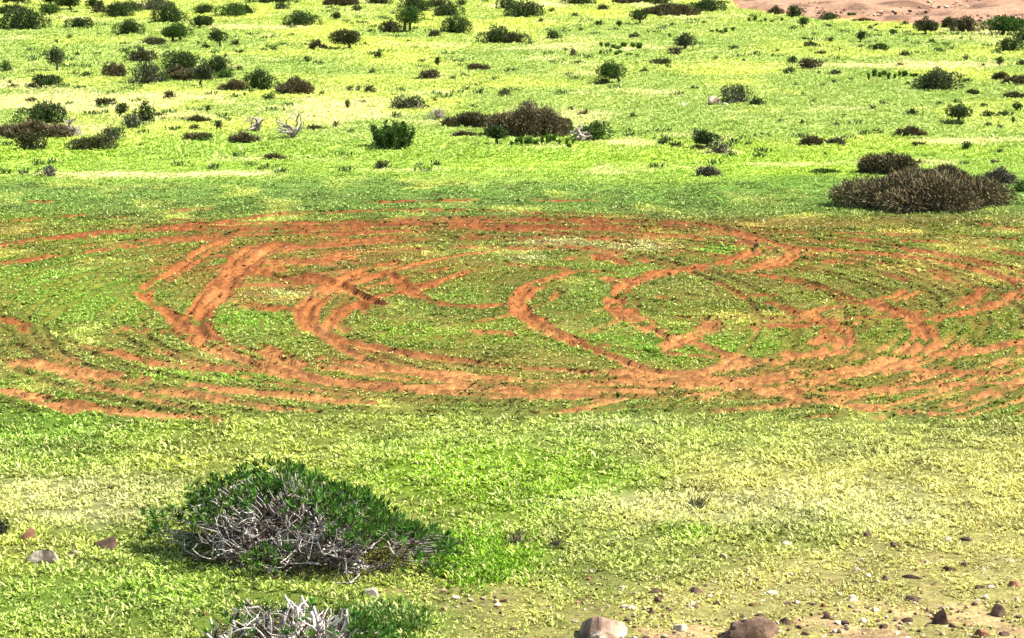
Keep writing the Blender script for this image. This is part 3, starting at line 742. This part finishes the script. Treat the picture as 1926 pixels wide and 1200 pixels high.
('dome',1553,328,50,8,'green','flat green shrub left of the biggest brown mound',None),
('grey',970,1030,34,30,'greyw','soft grey weed tuft right of the branchy foreground shrub','the grey weed tuft'),
('grey',1047,1032,18,26,'greyw','thin upright grey tuft right of the soft grey weed tuft',None),
('grey',1316,958,36,18,'greyw','small dry grey clump in the yellow grass, right foreground','the dry grey clump'),
('grey',4,1005,20,30,'olive','dark sprig cut by the left edge of the foreground',None),
('grey',1422,468,12,12,'brown2','tiny dark sprig on the bare track, right of centre',None),
]
# little shrubs: centre u, base v, width, height, kind letter (t tree, d dense, s sparse)
Q = [(130,73,7,8,'d'),(185,67,8,5,'s'),(387,91,13,9,'s'),(442,87,18,12,'s'),(450,103,10,7,'d'),(449,133,10,9,'d'),(423,111,10,9,'s'),(164,146,16,10,'d'),(19,158,8,5,'d'),(24,166,20,5,'d'),(58,193,22,8,'s'),(57,165,22,6,'d'),
(184,103,12,5,'s'),(142,105,12,7,'s'),(391,211,8,12,'t'),(412,244,12,16,'t'),(366,245,18,10,'s'),(429,228,12,5,'d'),(296,220,26,5,'s'),(267,277,8,6,'d'),
(495,97,12,5,'d'),(515,97,10,9,'d'),(632,38,15,13,'t'),(656,45,9,4,'d'),(683,45,8,4,'d'),(698,61,14,5,'d'),(712,110,12,12,'t'),(578,118,13,11,'d'),(594,121,8,6,'d'),(604,122,7,6,'d'),(547,68,16,4,'s'),(686,85,9,4,'d'),
(701,139,10,8,'d'),(823,126,8,18,'t'),(793,118,10,8,'s'),(767,80,8,4,'d'),(782,92,6,3,'d'),(657,173,10,12,'s'),(673,172,8,10,'s'),(695,175,18,16,'s'),(653,204,8,14,'t'),(681,195,12,5,'d'),(818,191,8,8,'s'),(905,178,8,10,'d'),(893,178,6,8,'d'),(949,182,20,14,'s'),(890,203,10,5,'d'),
(632,240,14,12,'s'),(662,250,10,8,'s'),(590,245,34,8,'s'),(605,180,9,6,'d'),(720,318,26,14,'s'),(820,312,16,8,'s'),(788,313,12,6,'s'),
(1018,43,10,7,'d'),(1037,23,12,6,'d'),(1083,33,10,9,'d'),(1060,58,12,6,'s'),(1093,60,12,6,'d'),(1135,20,20,12,'s'),(1164,52,8,12,'t'),(1265,50,10,8,'s'),(1298,55,8,4,'s'),(1258,72,5,8,'d'),(1108,110,14,5,'d'),(1256,128,12,4,'d'),(1381,94,18,7,'d'),(1424,104,12,8,'s'),(1346,112,10,6,'d'),(1400,117,8,5,'s'),
(1076,207,10,5,'d'),(1190,224,16,9,'s'),(1090,217,6,4,'d'),(1102,216,16,8,'s'),(1181,250,12,6,'d'),(1219,253,9,6,'d'),(1230,262,6,5,'d'),(1241,270,7,4,'d'),(1407,276,10,9,'d'),(1430,287,20,5,'s'),(1316,283,36,8,'s'),(1155,252,6,4,'d'),
(1462,98,7,6,'d'),(1512,76,9,5,'d'),(1533,68,8,6,'d'),(1562,80,9,9,'t'),(1559,51,10,5,'d'),(1621,89,12,4,'s'),(1647,60,9,4,'d'),(1652,49,12,3,'s'),(1702,48,16,8,'s'),(1783,40,8,8,'d'),(1782,88,7,7,'s'),(1808,75,6,5,'d'),(1827,78,8,6,'s'),(1818,113,12,10,'s'),(1847,126,8,5,'d'),(1694,125,16,4,'s'),(1540,139,6,5,'d'),(1572,141,26,7,'s'),(1601,152,9,5,'d'),(1548,164,8,6,'d'),(1498,162,9,5,'d'),(1512,180,10,5,'s'),(1530,194,9,5,'d'),(1568,156,12,4,'s'),(1662,197,14,5,'s'),(1710,161,14,6,'s'),(1734,217,8,5,'d'),(1510,234,12,4,'s'),(1588,222,6,7,'d'),(1574,237,12,4,'s'),(1765,198,7,4,'d'),(1858,238,12,8,'s'),(1882,242,12,7,'s'),(1561,252,5,5,'d'),(1651,252,20,5,'s'),(1553,293,7,5,'d'),(1880,288,12,8,'s'),(1467,230,10,4,'s'),
(1700,300,14,6,'s'),(1815,310,14,5,'d'),(1872,308,16,5,'s'),(1733,308,10,4,'d'),(1589,372,6,34,'t'),(848,1035,40,16,'s')]
ROWS = [  # low leafy plants: u0,u1, base v, n, w, h, label
 (1122,1146,90,2,14,8,'leafy plant at the left of the upper pair of rows, upper right centre'),
 (1150,1178,92,3,14,10,'leafy plant in the middle of the upper row, left of the sparse open tree'),
 (1182,1206,91,2,14,10,'leafy plant at the right end of the upper row, left of the sparse open tree'),
 (1122,1204,104,8,12,7,'leafy plant in the long lower row left of the sparse open tree'),
 (1332,1382,61,5,10,8,'leafy plant in the short row right of the funnel shaped tree'),
 (1406,1474,42,7,10,7,'leafy plant in the row at the left foot of the pink slope'),
 (1628,1728,148,10,13,11,'leafy plant in the row left of the large grey green shrub'),
 (960,1056,272,12,13,15,'upright leafy plant in the row at the foot of the central thicket'),
 (1062,1082,275,3,10,9,'small leafy plant between the thicket and the rounded green shrub'),
 (1590,1626,33,3,12,8,'pale green tuft growing on the bare pink slope')]
COLS = {'dark': 'dark green', 'green': 'green', 'grey': 'grey green', 'olive': 'olive green', 'brown': 'brown', 'brown2': 'dark brown', 'greyb': 'grey brown', 'greyw': 'grey', '': 'pale'}
GREENS['rowleaf'] = (.07, .14, .02); GREENS['brown2'] = (.085, .065, .035); GREENS['greyb'] = (.12, .11, .075); GREENS['greyw'] = (.15, .14, .06); GREENS['brown'] = BROWN
items = [dict(kind=a[0], u=a[1], v=a[2], w=a[3], h=a[4], col=a[5], label=a[6], lm=a[7]) for a in P if a[3] > 0]
for (u, v, w, h, k) in Q:
    items.append(dict(kind={'t': 'tree', 'd': 'tiny', 's': 'grey'}[k], u=u, v=v, w=w, h=h, col={'t': 'dark', 'd': 'dark', 's': 'olive'}[k], label=None, lm=None, small=True))
marks = [(i['u'], i['v'] - i['h'] / 2, i['w'], i['lm']) for i in items if i['lm']]
def autolabel(things, describe):
    """name each unlabelled thing from the landmark nearest to it"""
    seen = {}
    for i in things:
        if i['label']: continue
        best = min(marks, key=lambda m: math.hypot((i['u'] - m[0]) / 1.0, (i['v'] - m[1]) * 2.2))
        du, dv = i['u'] - best[0], (i['v'] - i['h'] / 2 - best[1]) * 1.7
        hor = 'right' if du > 0 else 'left'; ver = 'below' if dv > 0 else 'above'
        if abs(du) > 2.2 * abs(dv): rel = ' '.join([hor, 'of'])
        elif abs(dv) > 2.2 * abs(du): rel = ver
        else: rel = ver + ' and ' + hor + ' of'
        seen.setdefault((describe(i), rel, best[3]), []).append((math.hypot(du, dv), i))
    for (d, rel, lm), L_ in seen.items():
        L_.sort(key=lambda t: t[0])
        for k, (q, i) in enumerate(L_):
            if len(L_) == 1: i['label'] = '%s %s %s' % (d, rel, lm)
            elif k == 0: i['label'] = '%s %s %s, closest' % (d, rel, lm)
            else: i['label'] = '%s %s %s, %s closest' % (d, rel, lm, ['', 'second', 'third', 'fourth', 'fifth', 'sixth', 'seventh', 'eighth'][k])
def dsc(i):
    sz = 'tiny' if i['w'] < 9 else 'very small' if i['w'] < 14 else 'small' if i['w'] < 22 else 'low wide'
    nm = {'tree': 'sapling', 'tiny': 'round shrub', 'grey': 'sparse shrub', 'dome': 'dense shrub', 'brown': 'dry shrub', 'dead': 'dead shrub'}[i['kind']]
    return '%s %s %s' % (sz, COLS[i['col']], nm)
autolabel(items, dsc)
for n, i in enumerate(items):
    r = np.random.default_rng(1000 + n); kind = i['kind']
    x, y, z = ray_ground(i['u'], i['v']); sc = ppm(x, y)
    ang = math.asin(CAMH / math.sqrt(x * x + y * y + CAMH * CAMH))
    w = i['w'] / sc * (1.12 if i['w'] < 200 else 1.05); h = i['h'] / sc * (1.22 if i['w'] < 200 else 1.15)
    depth = .0 if kind in ('tree', 'dead') else w * .32
    if kind == 'tree' and i['h'] < i['w'] * .8: depth = w * .12
    y += depth; z = float(ground_z(x, y)[0])
    h = max(.08, (h - depth * math.sin(ang) * 1.0) / math.cos(ang) * .98) if depth * math.sin(ang) < h * .6 else h * .55
    kw = {}
    if kind == 'leafyb': fn = b_leafy; nm = 'leafy_shrub'; ct = 'shrub'; gp = GRP['leafy']
    else: fn = BUILD[kind]; nm = NAME[kind]; ct = CATG[kind]; gp = GRP[kind]
    if kind == 'brown' and w > 2: w *= 1.0
    if kind == 'tree': kw = dict(crown=.77 if h < w * .9 else .68, trunks=2 if w > .9 and n % 3 == 0 else 1)
    if kind == 'grey' and i['col'] in ('dark', 'olive', 'brown2') and i['w'] > 16: kw = dict(cov=1.5)
    if kind == 'tiny': kw = dict(cov=1.2)
    parts = fn(r, w, h, i['col'], **kw)
    t = bpy.data.objects.new(nm, None); COL.objects.link(t); t.empty_display_size = .2
    t.location = (x, y, z - .01); t['label'] = i['label']; t['category'] = ct; t['group'] = gp
    for (pn, m, mat) in parts: obj(pn, m.mesh(pn, mat), t)
# rows of leafy plants: a few plants built, the rest copied
prot = []
for k in range(4):
    r = np.random.default_rng(3000 + k)
    prot.append([(pn, m.mesh(pn, mat)) for pn, m, mat in b_leafy(r, .28, .24, 'rowleaf')])
for (u0, u1, v, n, w, h, lab) in ROWS:
    r = np.random.default_rng(int(u0))
    for k in range(n):
        u = u0 + (u1 - u0) * (k + .5) / n + r.uniform(-2, 2); x, y, z = ray_ground(u, v + r.uniform(-4, 3)); s = ppm(x, y)
        t = bpy.data.objects.new('leafy_plant', None); COL.objects.link(t); t.location = (x, y, z); t.rotation_euler[2] = r.uniform(0, 6)
        a = w / s / .28 * r.uniform(.45, .95); t.scale = (a, a, h / s / .24 * r.uniform(.5, 1.25))
        t['label'] = lab; t['category'] = 'plant'; t['group'] = lab.replace('leafy plant', 'leafy plants', 1)
        for pn, me in prot[(k + int(u0)) % 4]: obj(pn, me, t)

# ------------------------------------------------------------------ the two branchy foreground shrubs
def branchy(label, u, v, W, D, H, rot, seed, nstem, lvl, bare_fn, group, spine=.5):
    r = np.random.default_rng(seed); x, y, z = ray_ground(u, v)
    t = bpy.data.objects.new('branchy_shrub', None); COL.objects.link(t); t.location = (x, y, float(ground_z(x, y)[0])); t.rotation_euler[2] = rot
    t['label'] = label; t['category'] = 'shrub'; t['group'] = group
    br = MB(); fo = MB(); tips = []
    hz = lambda q: 1.12 - .5 * sstep(-.2, 1.0, q) - .25 * sstep(-.3, -1., q)
    env = lambda p: math.hypot(math.hypot(p[0] / (W * .5), p[1] / (D * .5)), p[2] / (H * float(hz(p[0] / (W * .5)))))
    col = np.array((.52, .46, .40))
    for i in range(nstem):
        a = 2 * np.pi * (i + r.uniform(-.35, .35)) / nstem
        b = np.array([r.uniform(-spine, spine) * W * .5, r.normal(0, .08), 0.0])
        e = r.uniform(.05, 1.5)
        if r.uniform() < .5: a = -math.pi / 2 + r.normal(0, .8)
        grow(br, r, b, unit(np.array([math.cos(a) * 1.2 + b[0] * .4, math.sin(a) * .9, e])), r.uniform(.024, .040), r.uniform(.36, .52), lvl, col * r.choice([.3, .6, 1.1, 1.35, 1.5]), tips, env, .22, .62, 6)  # bark tone per stem, from shaded brown to sunlit white, set in the colour
    nk = int(5200 * W * H / 2.6); dk = unit(r.normal(0, 1, (nk, 3))); dk[:, 2] = abs(dk[:, 2]); dk *= (r.uniform(.1, .74, nk) ** .6)[:, None]
    dk[:, 2] *= hz(dk[:, 0]); dk *= np.array([W * .5, D * .5, H])
    leafcloud(br, dk, unit(dk) + np.array([0, 0, .1]), .16, .010, tint((.055, .034, .022), nk, r, .5, .08), r, .8)  # dark dead twigs packed into the core, their colour standing in for its shade
    T = np.array([p for p, d in tips]); 
    # short leafy shoots filling the leafed side of the crown
    n = int(3000 * W * H / 2.6); d = unit(r.normal(0, 1, (n, 3))); d[:, 2] = abs(d[:, 2])
    d = unit(d); lump = 1 + .3 * (fbm(np.arctan2(d[:, 1], d[:, 0]) * 3 + 9, d[:, 2] * 3, .8, seed, 2) - .5) * 2
    q = r.uniform(.72, 1.02, n) * lump
    S = d * np.array([W * .5, D * .5, H]) * q[:, None]; S[:, 2] *= hz(S[:, 0] / (W * .5))
    S = np.concatenate([S, T]); keep = ~bare_fn(S / np.array([W * .5, D * .5, H]), r)
    S = S[keep]; S = S[S[:, 2] > .03]
    k = 11; Pn = np.repeat(S, k, 0); Dn = np.repeat(unit(S / np.array([W, D, H])) * .5 + np.array([0, 0, .55]), k, 0)
    cc = np.repeat(tint((.062, .135, .017), len(S), r, .45, .12), k, 0)
    leafcloud(fo, Pn, Dn, .095, .019, cc * r.uniform(.7, 1.3, (len(Pn), 1)), r, .62)
    for s in S[:: max(1, len(S) // 500)]:
        tube(br, [s * .8, s * .92 + r.normal(0, .01, 3), s], [.006, .005, .004], col * .6, 4)
    obj('branches', br.mesh('branches', M_BARK, True), t); obj('foliage', fo.mesh('foliage', M_LEAF), t)
    return t
def bare_a(q, r):
    tri = q[:, 2] < 1.0 - .84 * np.abs(q[:, 0] + .05) + r.normal(0, .09, len(q))
    patch = fbm(q[:, 0] * 3, q[:, 2] * 3, .9, 12, 2) > .75
    low = (q[:, 2] < .42) & (np.abs(q[:, 0] + .05) < .82)
    return ((q[:, 1] < .45) & (tri | low) & ~patch) | ((q[:, 1] < .1) & (r.uniform(0, 1, len(q)) < .12))
def bare_b(q, r):
    return (q[:, 0] < .55) & (r.uniform(0, 1, len(q)) < .93)
branchy('large foreground shrub of gnarled white branches topped with dark green leaves', 572, 1046, 3.5, 2.1, .76, R(-25), 41, 44, 3, bare_a, 'branchy shrubs in the foreground')
branchy('mostly bare whitish branched shrub cut off by the bottom edge of the photo', 548, 1226, 2.1, 1.2, .44, 0, 57, 40, 3, bare_b, 'branchy shrubs in the foreground')

# ------------------------------------------------------------------ stones
def icos(sub):
    import bmesh
    bm = bmesh.new(); bmesh.ops.create_icosphere(bm, subdivisions=sub, radius=1)
    V = np.array([v.co[:] for v in bm.verts]); F = np.array([[v.index for v in f.verts] for f in bm.faces]); bm.free(); return V, F
ICO = {2: icos(2), 3: icos(3), 5: icos(5)}
def n3(V, s, seed): return (vnoise(V[:, 0] + 7, V[:, 1] + V[:, 2] * .7, s, seed) + vnoise(V[:, 1] + 5, V[:, 2] - V[:, 0] * .6, s, seed + 5) + vnoise(V[:, 2] + 3, V[:, 0] + V[:, 1] * .5, s, seed + 9)) / 3 - .5
def rock(r, w, h, col, sub=3, patch=None, flat=False):
    V, F = ICO[sub]; V = V.copy(); sd = int(r.integers(1, 9999))
    V *= (1 + .55 * n3(V, .9, sd) + .28 * n3(V, .4, sd + 40) + (.26 * n3(V, .16, sd + 80) + .12 * n3(V, .07, sd + 90) if sub > 3 else 0))[:, None]
    for k in range(8):
        n = unit(r.normal(0, 1, 3)); n[2] = abs(n[2]); dd = r.uniform(.4, .8); q = V @ n - dd; V -= np.clip(q, 0, None)[:, None] * n * .9
    V *= np.array([w / 2 / .9, w / 2 * r.uniform(.6, .85) / .9, h * .72 / .9]); V[:, 2] += h * .3
    C = np.array(col)[None] * (1 + .9 * n3(V / max(w, .1), .35, sd + 3))[:, None] * (1 + .6 * n3(V / max(w, .1), .12, sd + 8))[:, None]
    if patch is not None:
        m = sstep(.02, .12, n3(V / w, .3, sd + 11))[:, None]; C = C * (1 - m) + np.array(patch) * m
    m = MB(); m.add(V, F, np.clip(C, .02, .85)); return m
BRN = (.12, .075, .05); DKB = (.075, .045, .03); TAN = (.34, .24, .13); WHT = (.46, .38, .26); RED = (.21, .10, .055); PNK = (.26, .17, .12); GRB = (.17, .13, .095)
CN = {BRN: 'brown', DKB: 'dark brown', TAN: 'tan', WHT: 'whitish', RED: 'reddish', PNK: 'pink', GRB: 'grey brown'}
def C8(*a): return [(964 + u / 2, 800 + v / 2, w / 2, h / 2, c) for u, v, w, h, c in a]
ST = [(1131,1206,98,58,PNK,'large cream and brown mottled boulder at the bottom edge','the mottled boulder'),(1420,1204,100,40,BRN,'large smooth brown boulder cut by the bottom edge','the smooth brown boulder'),
 (52,1018,32,26,RED,'reddish brown stone near the left edge of the foreground','the reddish left stone'),(75,1060,64,30,GRB,'grey brown rock with a pale top at the lower left','the pale topped rock'),
 (205,1033,56,24,DKB,'dark flat topped rock left of the branchy foreground shrub','the dark flat topped rock'),(702,1122,38,15,WHT,'flat white stone in front of the branchy foreground shrub','the flat white stone'),
 (1347,197,30,16,PNK,'pink boulder beside the fan shaped shrub in the meadow','the pink boulder'),(1364,199,15,7,WHT,'white stone at the foot of the pink meadow boulder',None),(1284,199,18,6,WHT,'pale stone in the grass left of the pink meadow boulder',None),
 (138,1045,26,10,GRB,'small grey brown stone between the pale topped rock and the dark one',None),(505,1077,14,12,WHT,'small white stone under the branchy foreground shrub',None),(594,1119,20,8,TAN,'small tan stone left of the flat white stone',None),
 (1770,1176,36,30,DKB,'dark angular rock at the bottom right','the dark angular rock'),(1879,1160,36,24,BRN,'brown blocky stone with a dark side near the bottom right corner','the blocky stone')]
ST += [t + (None, None) for t in C8((1770,797,60,34,RED),(1185,728,36,30,DKB),(690,632,66,22,DKB),(540,632,66,18,DKB),(548,664,46,18,DKB),(1280,664,60,30,WHT),(1510,660,76,14,DKB),(1892,608,58,28,RED),(1640,552,56,26,DKB),
 (1700,530,46,16,DKB),(1505,580,80,14,DKB),(1405,582,46,14,BRN),(1330,420,44,22,BRN),(1440,455,46,12,DKB),(1550,416,36,8,DKB),(1640,434,36,10,WHT),(1710,435,48,12,DKB),(1046,566,28,18,WHT),(795,503,44,20,TAN),(880,570,38,12,WHT),
 (975,636,46,14,WHT),(1340,572,36,10,WHT),(1870,516,66,12,TAN),(632,775,72,30,WHT),(1030,748,46,30,BRN),(688,688,26,14,DKB),(522,706,32,22,BRN),(262,668,46,16,BRN),(452,692,50,10,WHT),(1170,684,30,14,RED),(1490,745,56,22,DKB),
 (1400,764,46,14,DKB),(1850,792,56,14,DKB),(1660,760,36,16,BRN),(1750,616,22,18,BRN),(1800,614,30,14,WHT),(1585,606,26,16,RED),(1140,484,26,12,WHT),(432,430,20,12,WHT),(1030,448,36,10,WHT),(1296,548,28,10,WHT),(1375,486,14,10,WHT),
 (1130,632,24,8,WHT),(1225,640,26,8,WHT),(1160,590,22,10,TAN),(1070,672,28,8,WHT),(930,722,38,12,BRN),(1365,700,50,10,WHT),(1560,700,24,12,TAN),(1780,652,34,10,WHT),(1900,660,30,10,TAN),(1240,780,34,12,TAN),(1100,790,40,12,BRN),
 (1520,552,20,10,RED),(1200,602,22,10,RED),(860,724,16,12,DKB),(1770,545,24,10,WHT),(1560,520,26,8,WHT),(760,640,20,8,TAN),(880,610,24,10,BRN),(1620,790,30,12,TAN),(1445,790,26,10,WHT),(1710,690,30,10,TAN),(1320,740,30,8,WHT))]
stones = [dict(u=a[0], v=a[1], w=a[2], h=a[3], c=a[4], label=a[5], lm=a[6]) for a in ST]
marks = [(i['u'], i['v'] - i['h'] / 2, i['w'], i['lm']) for i in stones if i['lm']] + [(1655, 1127, 9, None)][:0]
for i in stones:
    if i['label'] is None and i['w'] > 27 and i['v'] < 1190 and False: pass
# a few more stones one can find, used to point at their neighbours
marks += [(1604, 1132, 30, 'the white topped stone'), (1819, 1017, 24, 'the highest dark slab'), (1910, 1104, 29, 'the reddish stone by the right edge'),
          (1309, 1116, 33, 'the dark slab above the two boulders'), (1487, 1083, 14, 'the round white stone'), (1556, 1164, 18, 'the dark wedge stone'), (1280, 1187, 36, 'the white stone by the boulders')]
for i in stones:
    for (mu, mv, mw, ml) in marks[-7:]:
        if abs(i['u'] - mu) < 2 and i['label'] is None and abs(i['v'] - mv) < 18:
            i['label'] = {'the white topped stone': 'white topped flat stone in the middle of the stony bottom right slope', 'the highest dark slab': 'lone dark slab highest on the stony slope at the right',
              'the reddish stone by the right edge': 'reddish stone touching the right edge above the blocky stone', 'the dark slab above the two boulders': 'dark slab lying above the gap between the two big boulders',
              'the round white stone': 'round white stone in the yellow grass above the stony slope', 'the dark wedge stone': 'small dark wedge shaped stone right of the smooth brown boulder', 'the white stone by the boulders': 'broad white stone lying between the two big boulders'}[ml]
autolabel(stones, lambda i: '%s %s stone' % ('chip sized' if i['w'] < 13 else 'small' if i['w'] < 20 else 'fist sized' if i['w'] < 27 else 'broad', CN[i['c']]))
for n, i in enumerate(stones):
    r = np.random.default_rng(7000 + n); x, y, z = ray_ground(i['u'], i['v']); s = ppm(x, y); big = i['w'] > 60
    w = i['w'] / s * (1 if big else .88); h = max(.04, i['h'] / s * (.9 if big else .95)); y += w * .25; z = float(ground_z(x, y)[0])
    if i['h'] < 8: h *= 1.0
    m = rock(r, w, h, i['c'], 5 if big else 3, (.50, .41, .30) if i['c'] in (PNK, GRB) else None)
    o = obj('boulder' if big or i['lm'] == 'the pink boulder' else 'stone', m.mesh('stone', M_ROCK, big), None, (x, y, z)); o.rotation_euler[2] = 0 if big else r.uniform(-.4, .4)
    o['label'] = i['label']; o['category'] = 'boulder' if big else 'stone'; o['group'] = 'stones lying on the slope'
# gravel
r = np.random.default_rng(88); m = MB(); V0, F0 = ICO[2]; pal = [BRN, DKB, TAN, WHT, TAN, RED, GRB, WHT]
uv = [(r.uniform(1080, 1990), 1245 - abs(r.normal(0, 100))) for _ in range(950)] + [(r.normal(560, 420), r.uniform(1000, 1250)) for _ in range(110)] + [(r.normal(880, 50), r.normal(1132, 14)) for _ in range(45)] + [(r.uniform(1380, 1960), r.uniform(-25, 52)) for _ in range(800)]
for (u, v) in uv:
    if v < 60 and v > np.interp(u, [1390, 1446, 1560, 1700, 1926], [8, 20, 30, 40, 50]): continue
    x, y, z = ray_ground(u, v); q = min(.09, abs(r.normal(.008, .012)) + .009) * (1 if v > 500 else 2.6)
    V = V0 * (1 + .7 * n3(V0 + r.uniform(0, 9), .8, 4))[:, None]
    for k_ in range(4):
        nn = unit(r.normal(0, 1, 3)); qq = V @ nn - r.uniform(.25, .7); V = V - np.clip(qq, 0, None)[:, None] * nn
    V = V * np.array([1, r.uniform(.5, 1), r.uniform(.35, .8)]) * q
    a = r.uniform(0, 6.3); V = np.c_[V[:, 0] * math.cos(a) - V[:, 1] * math.sin(a), V[:, 0] * math.sin(a) + V[:, 1] * math.cos(a), V[:, 2]]
    m.add(V + np.array([x, y, float(ground_z(x, y)[0]) + q * .2]), F0, np.array(pal[r.integers(0, 8)]) * r.uniform(.7, 1.2))
o = obj('gravel', m.mesh('gravel', M_ROCK)); o['kind'] = 'stuff'; o['label'] = 'loose gravel and pebbles strewn over the bare slopes'; o['category'] = 'gravel'
# clods of red earth thrown up along the tracks
r = np.random.default_rng(91); m = MB(); x = r.uniform(-11, 11, 26000); y = r.uniform(28, 47, 26000); tq = samp(trk, x, y); k = (tq > .45) & (r.uniform(0, 1, len(x)) < .4); x, y = x[k], y[k]
c, sl, b, hf, hill, u, v = cover(x, y); zz = ground_z(x, y); V1, F1 = ICO[2]
oc = np.array([(1, 0, 0), (-1, 0, 0), (0, 1, 0), (0, -1, 0), (0, 0, 1), (0, 0, -1)], float); of = np.array([(0, 2, 4), (2, 1, 4), (1, 3, 4), (3, 0, 4), (2, 0, 5), (1, 2, 5), (3, 1, 5), (0, 3, 5)])
n = len(x); q = np.clip(np.abs(r.normal(0, .014, n)) + .008, 0, .05); VV = (oc[None] + r.normal(0, .22, (n, 6, 3))) * q[:, None, None] * np.array([1, 1, .7]); VV += np.stack([x, y, zz], -1)[:, None]
m.add(VV.reshape(-1, 3), (of[None] + 6 * np.arange(n)[:, None, None]).reshape(-1, 3), np.repeat(sl * r.uniform(.75, 1.15, (n, 1)), 6, 0))
o = obj('earth_clods', m.mesh('earth_clods', M_ROCK)); o['kind'] = 'stuff'; o['label'] = 'loose red earth clods thrown up along the tyre tracks'; o['category'] = 'earth'

# ------------------------------------------------------------------ light, sky, camera
EL, AZ = R(49), R(88)          # sun high on the right
sun = bpy.data.lights.new('sun', 'SUN'); sun.energy = 4.6; sun.angle = R(.53); sun.color = (1, .965, .89)
so = bpy.data.objects.new('sun', sun); COL.objects.link(so)
dv = Vector((math.sin(AZ) * math.cos(EL), math.cos(AZ) * math.cos(EL), math.sin(EL)))
so.rotation_euler = dv.to_track_quat('Z', 'Y').to_euler(); so.location = dv * 60
w = bpy.data.worlds.new('World'); scene.world = w; w.use_nodes = True; nt = w.node_tree
sky = nt.nodes.new('ShaderNodeTexSky'); sky.sky_type = 'NISHITA'; sky.sun_disc = False; sky.sun_elevation = EL; sky.sun_rotation = AZ; sky.dust_density = 1.5
nt.links.new(sky.outputs[0], nt.nodes['Background'].inputs[0]); nt.nodes['Background'].inputs[1].default_value = .085
cam = bpy.data.cameras.new('camera'); co = bpy.data.objects.new('camera', cam); COL.objects.link(co); scene.camera = co
co.location = (0, 0, CAMH); co.rotation_euler = (math.pi / 2 - PITCH, 0, 0); cam.sensor_fit = 'HORIZONTAL'; cam.angle = R(HFOV); cam.clip_end = 3000; cam.clip_start = .5
scene.view_settings.view_transform = 'Standard'; scene.view_settings.look = 'None'; scene.view_settings.exposure = 1.64; scene.view_settings.gamma = 1
scene.render.engine = 'CYCLES'; scene.cycles.max_bounces = 6; scene.cycles.use_denoising = False if False else True
